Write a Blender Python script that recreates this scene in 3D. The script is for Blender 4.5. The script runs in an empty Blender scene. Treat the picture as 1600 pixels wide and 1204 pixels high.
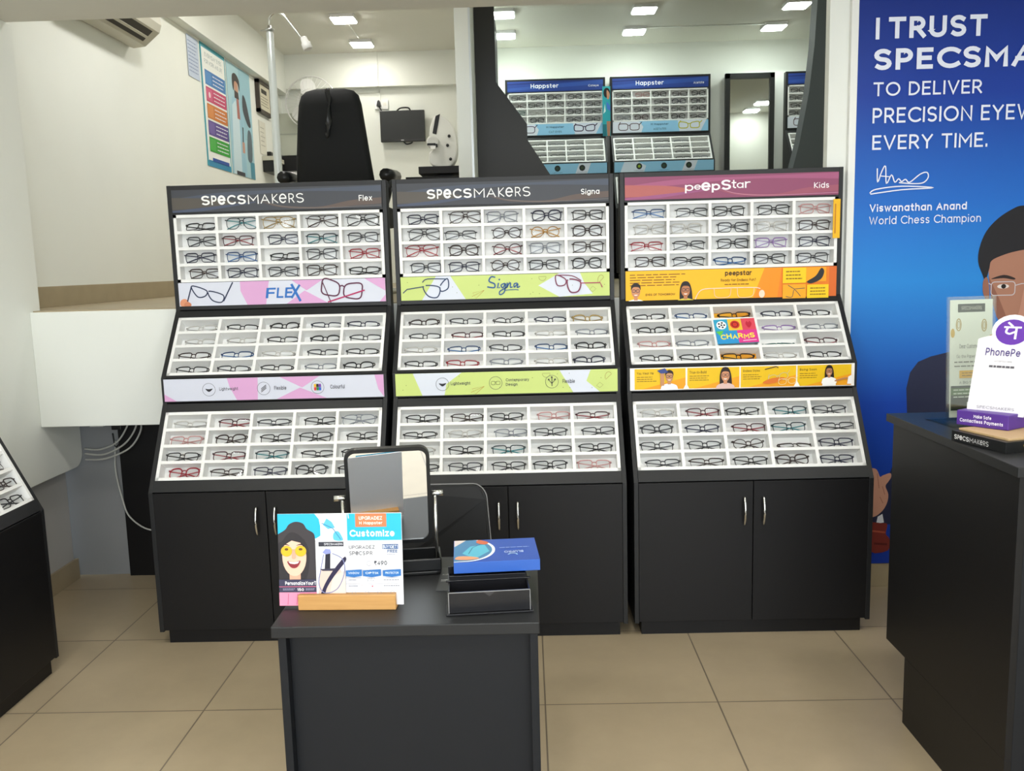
import bpy, math, random
from mathutils import Matrix, Vector
random.seed(7)
PI = math.pi
sc = bpy.context.scene
COL = sc.collection

# ------------------------------------------------------------------ camera
F_PX, PITCH, YAW, ROLL, CAM_H = 1356.53, 0.1375725, -0.0195714, 0.0264213, 1.52089
cd = bpy.data.cameras.new('camera'); cam = bpy.data.objects.new('camera', cd); COL.objects.link(cam)
cd.sensor_width = 36.0; cd.lens = F_PX / 1600 * 36.0; cd.clip_start = 0.05; cd.clip_end = 60
_f = Vector((math.sin(YAW)*math.cos(PITCH), math.cos(YAW)*math.cos(PITCH), -math.sin(PITCH)))
_r = Vector((math.cos(YAW), -math.sin(YAW), 0)); _d = _f.cross(_r)
_r2 = math.cos(ROLL)*_r + math.sin(ROLL)*_d; _d2 = -math.sin(ROLL)*_r + math.cos(ROLL)*_d
cam.matrix_world = Matrix(((_r2.x, -_d2.x, -_f.x, 0), (_r2.y, -_d2.y, -_f.y, 0), (_r2.z, -_d2.z, -_f.z, CAM_H), (0, 0, 0, 1)))
sc.camera = cam
# ------------------------------------------------------------------ world, light, exposure
sc.view_settings.view_transform = 'Standard'; sc.view_settings.look = 'None'
sc.view_settings.gamma = 1.0; sc.view_settings.use_curve_mapping = False
sc.view_settings.exposure = 1.30
w = bpy.data.worlds.new('daylight'); sc.world = w; w.use_nodes = True
w.node_tree.nodes['Background'].inputs[0].default_value = (0.80, 0.90, 1.0, 1)
w.node_tree.nodes['Background'].inputs[1].default_value = 0.9
MEZZ_LED_W, SHOP_LED_W, DAY_W = 5.0, 6.0, 48.0
def area(name, loc, rot, sx, sy, watts, color):
    l = bpy.data.lights.new(name, 'AREA'); l.shape = 'RECTANGLE'; l.size = sx; l.size_y = sy
    l.energy = watts; l.color = color
    o = bpy.data.objects.new(name, l); COL.objects.link(o); o.location = loc; o.rotation_euler = rot
    return o
area('storefront_daylight', (0.2, -2.55, 1.55), (PI/2, 0, 0), 4.4, 2.1, DAY_W, (0.93, 0.97, 1.0))

# ------------------------------------------------------------------ materials
def lin(h):
    h = h.lstrip('#'); c = [int(h[i:i+2], 16)/255 for i in (0, 2, 4)]
    return tuple(x/12.92 if x <= 0.04045 else ((x+0.055)/1.055)**2.4 for x in c) + (1,)
_M = {}
def mat(name, color, rough=0.5, metal=0.0, spec=0.5, noise=0.0, nscale=8.0, bump=0.0, bscale=200.0):
    """plain procedural surface: optional colour mottling and fine bump"""
    if name in _M: return _M[name]
    m = bpy.data.materials.new(name); m.use_nodes = True; nt = m.node_tree; b = nt.nodes['Principled BSDF']
    c = lin(color) if isinstance(color, str) else tuple(color) + (1,)
    b.inputs['Base Color'].default_value = c; b.inputs['Roughness'].default_value = rough
    b.inputs['Metallic'].default_value = metal; b.inputs['Specular IOR Level'].default_value = spec
    if noise or bump:
        tc = nt.nodes.new('ShaderNodeTexCoord')
    if noise:
        n = nt.nodes.new('ShaderNodeTexNoise'); n.inputs['Scale'].default_value = nscale; n.inputs['Detail'].default_value = 5
        nt.links.new(tc.outputs['Object'], n.inputs['Vector'])
        r = nt.nodes.new('ShaderNodeMapRange'); r.inputs[3].default_value = 1-noise; r.inputs[4].default_value = 1+noise
        nt.links.new(n.outputs['Fac'], r.inputs[0])
        mx = nt.nodes.new('ShaderNodeVectorMath'); mx.operation = 'SCALE'; mx.inputs[0].default_value = c[:3]
        nt.links.new(r.outputs[0], mx.inputs['Scale']); nt.links.new(mx.outputs[0], b.inputs['Base Color'])
    if bump:
        n2 = nt.nodes.new('ShaderNodeTexNoise'); n2.inputs['Scale'].default_value = bscale
        nt.links.new(tc.outputs['Object'], n2.inputs['Vector'])
        bp = nt.nodes.new('ShaderNodeBump'); bp.inputs['Strength'].default_value = bump; bp.inputs['Distance'].default_value = 0.002
        nt.links.new(n2.outputs['Fac'], bp.inputs['Height']); nt.links.new(bp.outputs['Normal'], b.inputs['Normal'])
    _M[name] = m; return m
def ink(h, rough=0.45):
    return mat('print ' + h.strip('#').lower() + ('' if rough == 0.45 else ' r%.2f' % rough), h, rough, spec=0.3)
def emit(name, color, strength):
    if name in _M: return _M[name]
    m = bpy.data.materials.new(name); m.use_nodes = True; nt = m.node_tree; nt.nodes.clear()
    o = nt.nodes.new('ShaderNodeOutputMaterial'); e = nt.nodes.new('ShaderNodeEmission')
    e.inputs[0].default_value = color + (1,); e.inputs[1].default_value = strength
    nt.links.new(e.outputs[0], o.inputs[0]); _M[name] = m; return m
def clear(name, tint=(1, 1, 1), gloss=0.06, rough=0.02):
    if name in _M: return _M[name]
    m = bpy.data.materials.new(name); m.use_nodes = True; nt = m.node_tree; nt.nodes.clear()
    o = nt.nodes.new('ShaderNodeOutputMaterial'); t = nt.nodes.new('ShaderNodeBsdfTransparent'); g = nt.nodes.new('ShaderNodeBsdfGlossy')
    t.inputs[0].default_value = tint + (1,); g.inputs['Roughness'].default_value = rough
    mx = nt.nodes.new('ShaderNodeMixShader'); mx.inputs[0].default_value = gloss
    nt.links.new(t.outputs[0], mx.inputs[1]); nt.links.new(g.outputs[0], mx.inputs[2]); nt.links.new(mx.outputs[0], o.inputs[0])
    _M[name] = m; return m
def tile_mat(name, c1, c2, grout, size, rough):
    m = bpy.data.materials.new(name); m.use_nodes = True; nt = m.node_tree; b = nt.nodes['Principled BSDF']
    tc = nt.nodes.new('ShaderNodeTexCoord'); br = nt.nodes.new('ShaderNodeTexBrick')
    br.offset = 0.0; br.squash = 1.0
    br.inputs['Scale'].default_value = 1.0; br.inputs['Brick Width'].default_value = size; br.inputs['Row Height'].default_value = size
    br.inputs['Mortar Size'].default_value = 0.003; br.inputs['Mortar Smooth'].default_value = 0.2; br.inputs['Bias'].default_value = 0.0
    br.inputs['Color1'].default_value = lin(c1); br.inputs['Color2'].default_value = lin(c2); br.inputs['Mortar'].default_value = lin(grout)
    nt.links.new(tc.outputs['Object'], br.inputs['Vector'])
    n = nt.nodes.new('ShaderNodeTexNoise'); n.inputs['Scale'].default_value = 3.0; n.inputs['Detail'].default_value = 8; n.inputs['Roughness'].default_value = 0.65
    nt.links.new(tc.outputs['Object'], n.inputs['Vector'])
    r = nt.nodes.new('ShaderNodeMapRange'); r.inputs[3].default_value = 0.82; r.inputs[4].default_value = 1.16
    nt.links.new(n.outputs['Fac'], r.inputs[0])
    mx = nt.nodes.new('ShaderNodeVectorMath'); mx.operation = 'SCALE'
    nt.links.new(br.outputs['Color'], mx.inputs[0]); nt.links.new(r.outputs[0], mx.inputs['Scale'])
    nt.links.new(mx.outputs[0], b.inputs['Base Color']); b.inputs['Roughness'].default_value = rough; b.inputs['Specular IOR Level'].default_value = 0.4
    return m
def wood_mat(name, c1, c2):
    m = bpy.data.materials.new(name); m.use_nodes = True; nt = m.node_tree; b = nt.nodes['Principled BSDF']
    tc = nt.nodes.new('ShaderNodeTexCoord'); mp = nt.nodes.new('ShaderNodeMapping'); mp.inputs['Scale'].default_value = (4, 40, 60)
    n = nt.nodes.new('ShaderNodeTexNoise'); n.inputs['Scale'].default_value = 2.0; n.inputs['Detail'].default_value = 4
    cr = nt.nodes.new('ShaderNodeValToRGB'); cr.color_ramp.elements[0].color = lin(c1); cr.color_ramp.elements[1].color = lin(c2)
    nt.links.new(tc.outputs['Object'], mp.inputs[0]); nt.links.new(mp.outputs[0], n.inputs['Vector'])
    nt.links.new(n.outputs['Fac'], cr.inputs[0]); nt.links.new(cr.outputs[0], b.inputs['Base Color']); b.inputs['Roughness'].default_value = 0.45
    return m
def ramp_mat(name, stops, axis='Z', lo=0.0, hi=1.0, rough=0.4):
    """printed colour ramp running along one object axis (part of a poster's own print)"""
    m = bpy.data.materials.new(name); m.use_nodes = True; nt = m.node_tree; b = nt.nodes['Principled BSDF']
    tc = nt.nodes.new('ShaderNodeTexCoord'); sp = nt.nodes.new('ShaderNodeSeparateXYZ'); nt.links.new(tc.outputs['Object'], sp.inputs[0])
    r = nt.nodes.new('ShaderNodeMapRange'); r.inputs[1].default_value = lo; r.inputs[2].default_value = hi
    nt.links.new(sp.outputs[axis], r.inputs[0])
    cr = nt.nodes.new('ShaderNodeValToRGB'); e = cr.color_ramp.elements
    e[0].position = stops[0][0]; e[0].color = lin(stops[0][1]); e[1].position = stops[-1][0]; e[1].color = lin(stops[-1][1])
    for p, h in stops[1:-1]:
        q = e.new(p); q.color = lin(h)
    nt.links.new(r.outputs[0], cr.inputs[0]); nt.links.new(cr.outputs[0], b.inputs['Base Color']); b.inputs['Roughness'].default_value = rough; b.inputs['Specular IOR Level'].default_value = 0.3
    return m

BLACK = mat('black laminate', (0.0065, 0.0062, 0.0068), 0.45, spec=0.3, noise=0.06, nscale=30, bump=0.03, bscale=500)
CHAR = mat('charcoal laminate', (0.013, 0.0135, 0.0145), 0.45, spec=0.35, noise=0.05, nscale=30)
SLATE = mat('slate laminate', (0.0085, 0.0098, 0.0125), 0.5, spec=0.25, noise=0.06, nscale=20)
WHITE = mat('white tray board', (0.80, 0.80, 0.78), 0.45)
POLE = mat('pale aluminium', (.62, .66, .65), .35, .45)
CHROME = mat('brushed chrome', (0.72, 0.72, 0.70), 0.22, 1.0)
STEEL = mat('satin steel', (0.55, 0.56, 0.55), 0.35, 1.0)
WALL = mat('painted plaster', (0.805, 0.82, 0.765), 0.75, noise=0.05, nscale=1.6, bump=0.05, bscale=60)
UNDER = mat('plaster with shade in its colour', (0.25, 0.255, 0.26), 0.85, noise=0.10, nscale=2.5, bump=0.05, bscale=60)  # same paint as the other walls; shade under the slab put into the colour
WALLD = mat('painted lower plaster', (0.46, 0.45, 0.43), 0.8, noise=0.08, nscale=2.0, bump=0.05, bscale=60)
CEIL = mat('ceiling paint', (0.74, 0.73, 0.66), 0.8, noise=0.03, nscale=1.0)
TAN = mat('beige skirting tile', (0.36, 0.29, 0.18), 0.4, noise=0.12, nscale=9)
BPLAST = mat('black plastic', (0.0085, 0.009, 0.0095), 0.32, spec=0.4)
BFAB = mat('black upholstery', (0.0095, 0.010, 0.010), 0.75, spec=0.25, bump=0.1, bscale=400)
LENS = clear('clear lens', (0.96, 0.97, 0.975), 0.035, 0.12)
MIRROR = mat('mirror silver', (0.86, 0.88, 0.88), 0.02, 1.0)
ACRYL = clear('clear acrylic', (0.93, 0.96, 0.96), 0.09)

# ------------------------------------------------------------------ mesh helpers
class MB:
    def __init__(s): s.v = []; s.f = []; s.m = []; s.mats = []; s.smooth = []
    def mi(s, m):
        if m not in s.mats: s.mats.append(m)
        return s.mats.index(m)
    def add(s, vs, fs, m, smooth=False, M=None):
        o = len(s.v); k = s.mi(m)
        s.v += [tuple(M @ Vector(p)) if M is not None else tuple(p) for p in vs]
        for f in fs: s.f.append([i+o for i in f]); s.m.append(k); s.smooth.append(smooth)
        return s
    def box(s, a, b, m, M=None):
        (x0, y0, z0), (x1, y1, z1) = a, b
        x0, x1 = min(x0, x1), max(x0, x1); y0, y1 = min(y0, y1), max(y0, y1); z0, z1 = min(z0, z1), max(z0, z1)
        vs = [(x0,y0,z0),(x1,y0,z0),(x1,y1,z0),(x0,y1,z0),(x0,y0,z1),(x1,y0,z1),(x1,y1,z1),(x0,y1,z1)]
        return s.add(vs, [(0,3,2,1),(4,5,6,7),(0,1,5,4),(1,2,6,5),(2,3,7,6),(3,0,4,7)], m, M=M)
    def prism(s, poly, lo, hi, axis, m, M=None, smooth=False):
        """poly of 2-D points extruded along an axis: 'x' -> (y,z), 'y' -> (x,z), 'z' -> (x,y)"""
        n = len(poly)
        def P(p, t): return (t, p[0], p[1]) if axis == 'x' else (p[0], t, p[1]) if axis == 'y' else (p[0], p[1], t)
        area2 = sum(poly[i][0]*poly[(i+1) % n][1]-poly[(i+1) % n][0]*poly[i][1] for i in range(n))
        flip = (area2 < 0) != (axis == 'y')
        vs = [P(p, lo) for p in poly] + [P(p, hi) for p in poly]
        fs = [list(range(n))[::-1], list(range(n, 2*n))] + [[i, (i+1) % n, n+(i+1) % n, n+i] for i in range(n)]
        if flip: fs = [f[::-1] for f in fs]
        return s.add(vs, fs, m, smooth, M)
    def tube(s, pts, r, m, n=8, closed=False, M=None, flat=1.0, ref=(0, 0, 1)):
        pts = [Vector(p) for p in pts]; k = len(pts); rs = r if isinstance(r, (list, tuple)) else [r]*k
        ref = Vector(ref); vs = []; fs = []
        for i, p in enumerate(pts):
            a = pts[(i-1) % k] if (closed or i > 0) else p; b = pts[(i+1) % k] if (closed or i < k-1) else p
            t = (b-a).normalized(); u = ref.cross(t)
            if u.length < 1e-3: u = Vector((1, 0, 0)).cross(t)
            if u.length < 1e-3: u = Vector((0, 1, 0)).cross(t)
            u.normalize(); v = t.cross(u)
            for j in range(n):
                an = 2*PI*j/n; vs.append(p + rs[i]*(math.cos(an)*u*flat + math.sin(an)*v))
        for i in range(k if closed else k-1):
            for j in range(n):
                a = i*n+j; b = i*n+(j+1) % n; c = ((i+1) % k)*n+(j+1) % n; d = ((i+1) % k)*n+j
                fs.append((a, b, c, d))
        if not closed: fs += [tuple(range(n))[::-1], tuple(range((k-1)*n, k*n))]
        return s.add(vs, fs, m, True, M)
    def lathe(s, prof, m, n=20, M=None, smooth=True):
        vs = []; fs = []; k = len(prof)
        for r, z in prof:
            for j in range(n): vs.append((r*math.cos(2*PI*j/n), r*math.sin(2*PI*j/n), z))
        for i in range(k-1):
            for j in range(n): fs.append((i*n+j, i*n+(j+1) % n, (i+1)*n+(j+1) % n, (i+1)*n+j))
        fs += [tuple(range(n))[::-1], tuple(range((k-1)*n, k*n))]
        return s.add(vs, fs, m, smooth, M)
    def mesh(s, name):
        me = bpy.data.meshes.new(name); me.from_pydata(s.v, [], s.f)
        for m in s.mats: me.materials.append(m)
        me.polygons.foreach_set('material_index', s.m); me.polygons.foreach_set('use_smooth', s.smooth); me.update()
        return me
    def build(s, name, parent=None, bevel=0.0, loc=None):
        o = bpy.data.objects.new(name, s.mesh(name)); COL.objects.link(o)
        if parent is not None: o.parent = parent
        if loc is not None: o.location = loc
        if bevel:
            b = o.modifiers.new('bevel', 'BEVEL'); b.width = bevel; b.segments = 2; b.limit_method = 'ANGLE'; b.angle_limit = 0.7
        return o
def thing(name, label, cat, loc=(0, 0, 0), rz=0.0, group=None):
    o = bpy.data.objects.new(name, None); COL.objects.link(o); o.empty_display_size = 0.1
    o.location = loc; o.rotation_euler = (0, 0, rz); return tag(o, label, cat, group)
def tag(o, label, cat, group=None):
    o['label'] = label; o['category'] = cat
    if group: o['group'] = group
    return o
def struct(mb, name, bevel=0.0, loc=None):
    o = mb.build(name, None, bevel, loc); o['kind'] = 'structure'; return o
def rrect(x0, y0, x1, y1, r, n=6):
    pts = []
    for cx, cy, a0 in ((x1-r, y0+r, -PI/2), (x1-r, y1-r, 0), (x0+r, y1-r, PI/2), (x0+r, y0+r, PI)):
        for i in range(n+1): a = a0+PI/2*i/n; pts.append((cx+r*math.cos(a), cy+r*math.sin(a)))
    return pts
def ell(cx, cy, rx, ry, n=24, a0=0.0, a1=2*PI):
    k = n if abs(a1-a0-2*PI) < 1e-6 else n+1
    return [(cx+rx*math.cos(a0+(a1-a0)*i/n), cy+ry*math.sin(a0+(a1-a0)*i/n)) for i in range(k)]
def spline(pts, n=6, closed=False):
    """Catmull-Rom through 2-D or 3-D points"""
    P = [Vector(p) if len(p) == 3 else Vector((p[0], p[1], 0)) for p in pts]; k = len(P); out = []
    for i in range(k if closed else k-1):
        p0 = P[(i-1) % k] if closed or i > 0 else P[i]; p1 = P[i]; p2 = P[(i+1) % k]; p3 = P[(i+2) % k] if closed or i+2 < k else P[(i+1) % k]
        for j in range(n):
            t = j/n; out.append(0.5*((2*p1)+(p2-p0)*t+(2*p0-5*p1+4*p2-p3)*t*t+(3*p1-p0-3*p2+p3)*t*t*t))
    if not closed: out.append(P[-1])
    d = len(pts[0]); return [tuple(q)[:d] for q in out]

# ------------------------------------------------------------------ printing on flat panels
# a plain geometric stroke alphabet: centre lines in a cell of cap height 1, x-height .70
def _a(cx, cy, rx, ry, d0, d1, n=10): return [(cx+rx*math.cos(math.radians(d0+(d1-d0)*i/n)), cy+ry*math.sin(math.radians(d0+(d1-d0)*i/n))) for i in range(n+1)]
_O = lambda w: _a(w/2, .5, w/2, .5, 0, 360, 24)
_S = lambda w, h, b=0: _a(w/2, b+h*.75, w/2, h*.25, 40, 270, 10)[:-1] + _a(w/2, b+h*.25, w/2, h*.25, 90, -140, 10)
_o = lambda: _a(.29, .35, .29, .35, 0, 360, 20)
FONT = {
 'A': (.74, [[(0, 0), (.37, 1), (.74, 0)], [(.13, .33), (.61, .33)]]), 'B': (.56, [[(0, 0), (0, 1), (.30, 1)]+_a(.30, .765, .22, .235, 90, -90)+[(0, .53)], [(.30, .53)]+_a(.30, .265, .26, .265, 90, -90)+[(0, 0)]]),
 'C': (.76, [_a(.48, .5, .48, .5, 48, 312, 18)]), 'D': (.68, [[(0, 0), (0, 1), (.20, 1)]+_a(.20, .5, .48, .5, 90, -90, 14)+[(0, 0)]]), 'E': (.50, [[(.50, 1), (0, 1), (0, 0), (.50, 0)], [(0, .52), (.44, .52)]]),
 'F': (.48, [[(.48, 1), (0, 1), (0, 0)], [(0, .50), (.42, .50)]]), 'G': (.80, [_a(.48, .5, .48, .5, 48, 340, 18)+[(.93, .46), (.56, .46)]]), 'H': (.64, [[(0, 0), (0, 1)], [(.64, 0), (.64, 1)], [(0, .52), (.64, .52)]]),
 'I': (.0, [[(0, 0), (0, 1)]]), 'J': (.40, [[(.40, 1), (.40, .24)]+_a(.20, .22, .20, .22, 0, -170)]), 'K': (.60, [[(0, 0), (0, 1)], [(.56, 1), (.04, .46), (.60, 0)]]), 'L': (.46, [[(0, 1), (0, 0), (.46, 0)]]),
 'M': (.80, [[(0, 0), (0, 1), (.40, .36), (.80, 1), (.80, 0)]]), 'N': (.66, [[(0, 0), (0, 1), (.66, 0), (.66, 1)]]), 'O': (.94, [_O(.94)]), 'P': (.54, [[(0, 0), (0, 1), (.27, 1)]+_a(.27, .71, .27, .29, 90, -90)+[(0, .42)]]),
 'Q': (.94, [_O(.94), [(.60, .26), (.92, -.04)]]), 'R': (.58, [[(0, 0), (0, 1), (.28, 1)]+_a(.28, .72, .27, .28, 90, -90)+[(0, .44)], [(.28, .44), (.58, 0)]]), 'S': (.56, [_S(.56, 1)]), 'T': (.62, [[(0, 1), (.62, 1)], [(.31, 1), (.31, 0)]]),
 'U': (.62, [[(0, 1), (0, .31)]+_a(.31, .31, .31, .31, 180, 360, 12)+[(.62, 1)]]), 'V': (.72, [[(0, 1), (.36, 0), (.72, 1)]]), 'W': (1.04, [[(0, 1), (.27, 0), (.52, .9), (.77, 0), (1.04, 1)]]), 'X': (.64, [[(0, 0), (.62, 1)], [(0.02, 1), (.64, 0)]]),
 'Y': (.66, [[(0, 1), (.33, .48), (.66, 1)], [(.33, .48), (.33, 0)]]), 'Z': (.58, [[(0, 1), (.58, 1), (0, 0), (.58, 0)]]),
 'a': (.58, [_o(), [(.58, .70), (.58, 0)]]), 'b': (.58, [_o(), [(0, 1), (0, 0)]]), 'c': (.50, [_a(.29, .35, .29, .35, 50, 310, 14)]), 'd': (.58, [_o(), [(.58, 1), (.58, 0)]]), 'e': (.58, [[(0, .36), (.58, .36)]+_a(.29, .35, .29, .35, 5, 315, 16)]),
 'f': (.34, [_a(.30, .80, .17, .20, 80, 180, 6)+[(.13, 0)], [(0, .66), (.32, .66)]]), 'g': (.58, [_o(), [(.58, .70), (.58, .02)]+_a(.29, .0, .29, .28, 0, -150)]), 'h': (.50, [[(0, 0), (0, 1)], [(0, .42)]+_a(.25, .44, .25, .26, 180, 0)+[(.50, 0)]]),
 'i': (.0, [[(0, 0), (0, .60)], [(0, .955), (0, .97)]]), 'j': (.16, [[(.16, .70), (.16, -.10)]+_a(0, -.10, .16, .16, 0, -80, 5), [(.16, .955), (.16, .97)]]), 'k': (.46, [[(0, 0), (0, 1)], [(.42, .70), (.03, .32), (.46, 0)]]), 'l': (.0, [[(0, 0), (0, 1)]]),
 'm': (.84, [[(0, 0), (0, .70)], [(0, .44)]+_a(.21, .46, .21, .24, 180, 0)+[(.42, 0)], [(.42, .44)]+_a(.63, .46, .21, .24, 180, 0)+[(.84, 0)]]), 'n': (.50, [[(0, 0), (0, .70)], [(0, .42)]+_a(.25, .44, .25, .26, 180, 0)+[(.50, 0)]]), 'o': (.58, [_o()]),
 'p': (.58, [_o(), [(0, .70), (0, -.30)]]), 'q': (.58, [_o(), [(.58, .70), (.58, -.30)]]), 'r': (.30, [[(0, 0), (0, .70)], [(0, .38)]+_a(.28, .40, .28, .29, 180, 80, 6)]), 's': (.42, [_S(.42, .70)]), 't': (.32, [[(.14, .94), (.14, .16)]+_a(.28, .16, .14, .16, 180, 280, 5), [(0, .66), (.32, .66)]]),
 'u': (.50, [[(0, .70), (0, .26)]+_a(.25, .26, .25, .26, 180, 360)+[(.50, .70)], [(.50, .70), (.50, 0)]]), 'v': (.52, [[(0, .70), (.26, 0), (.52, .70)]]), 'w': (.80, [[(0, .70), (.21, 0), (.40, .62), (.59, 0), (.80, .70)]]), 'x': (.48, [[(0, 0), (.46, .70)], [(.02, .70), (.48, 0)]]),
 'y': (.52, [[(0, .70), (.27, .02)], [(.52, .70), (.20, -.16), (.10, -.28), (.0, -.26)]]), 'z': (.44, [[(0, .70), (.44, .70), (0, 0), (.44, 0)]]),
 '0': (.58, [_a(.29, .5, .29, .5, 0, 360, 20)]), '1': (.24, [[(0, .82), (.24, 1), (.24, 0)]]), '2': (.54, [_a(.27, .72, .27, .28, 170, -30, 10)+[(0, 0), (.54, 0)]]), '3': (.52, [_a(.25, .765, .24, .235, 150, -90), _a(.25, .265, .27, .265, 90, -150)]),
 '4': (.62, [[(.46, 0), (.46, 1), (0, .28), (.62, .28)]]), '5': (.54, [[(.48, 1), (.10, 1), (.05, .58)]+_a(.26, .32, .28, .32, 120, -150, 12)]), '6': (.58, [_a(.29, .31, .29, .31, 0, 360, 18), [(.44, 1), (.04, .44)]]), '7': (.52, [[(0, 1), (.52, 1), (.16, 0)]]),
 '8': (.54, [_a(.27, .76, .23, .24, 0, 360, 16), _a(.27, .265, .27, .265, 0, 360, 16)]), '9': (.58, [_a(.29, .69, .29, .31, 0, 360, 18), [(.54, .56), (.14, 0)]]),
 '.': (.0, [[(0, 0), (0, .10)]]), ',': (.06, [[(.06, .10), (0, -.12)]]), '?': (.46, [_a(.23, .76, .23, .24, 170, -70)+[(.23, .30)], [(.23, 0), (.23, .10)]]), '-': (.3, [[(0, .38), (.3, .38)]]),
 '₹': (.50, [[(0, 1), (.50, 1)], [(0, .76), (.50, .76)], [(.08, 1), (.18, 1)]+_a(.18, .77, .22, .23, 90, -90)+[(0, .54), (.40, 0)]]), ' ': (.22, [])}
_G = {}
def glyphs(s, bold):
    key = (s, round(bold, 4))
    if key in _G: return _G[key]
    t = 0.105+bold*2.3; vs = []; fs = []; x = 0.0; lay = 0
    for ch in s:
        wd, strokes = FONT.get(ch, FONT['-'])
        sy = 1-t
        for st in strokes:
            pts = [Vector((x+t/2+p[0], t/2+p[1]*sy)) for p in st]; n = len(pts)
            closed = n > 3 and (pts[0]-pts[-1]).length < 1e-4
            if closed: pts = pts[:-1]; n -= 1
            L = []; R = []
            for i in range(n):
                a = pts[(i-1) % n] if (closed or i) else None; b = pts[(i+1) % n] if (closed or i < n-1) else None
                d0 = (pts[i]-a).normalized() if a is not None else None; d1 = (b-pts[i]).normalized() if b is not None else None
                p = pts[i]
                if d0 is None: q = Vector((-d1.y, d1.x)); k = 1; p = p-d1*(t/2 if wd > 0 or abs(d1.y) > .9 else 0)
                elif d1 is None: q = Vector((-d0.y, d0.x)); k = 1; p = p+d0*(t/2 if wd > 0 or abs(d0.y) > .9 else 0)
                else:
                    q = Vector((-(d0.y+d1.y), d0.x+d1.x))
                    if q.length < 1e-6: q = Vector((-d0.y, d0.x))
                    q.normalize(); k = min(1/max(abs(q.dot(Vector((-d0.y, d0.x)))), .3), 1.9)
                L.append(p+q*t/2*k); R.append(p-q*t/2*k)
            lay = (lay+1) % 4; o = len(vs); vs += [(p.x, min(max(p.y, -.4), 1.0), lay+.9*i/n) for i, p in enumerate(L)] + [(p.x, min(max(p.y, -.4), 1.0), lay+.9*i/n) for i, p in enumerate(R)]
            for i in range(n if closed else n-1):
                j = (i+1) % n; fs.append((o+i, o+n+i, o+n+j, o+j))
        x += wd+t+(0.17 if ch != ' ' else 0.10)
    _G[key] = (vs, fs); return _G[key]
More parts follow.
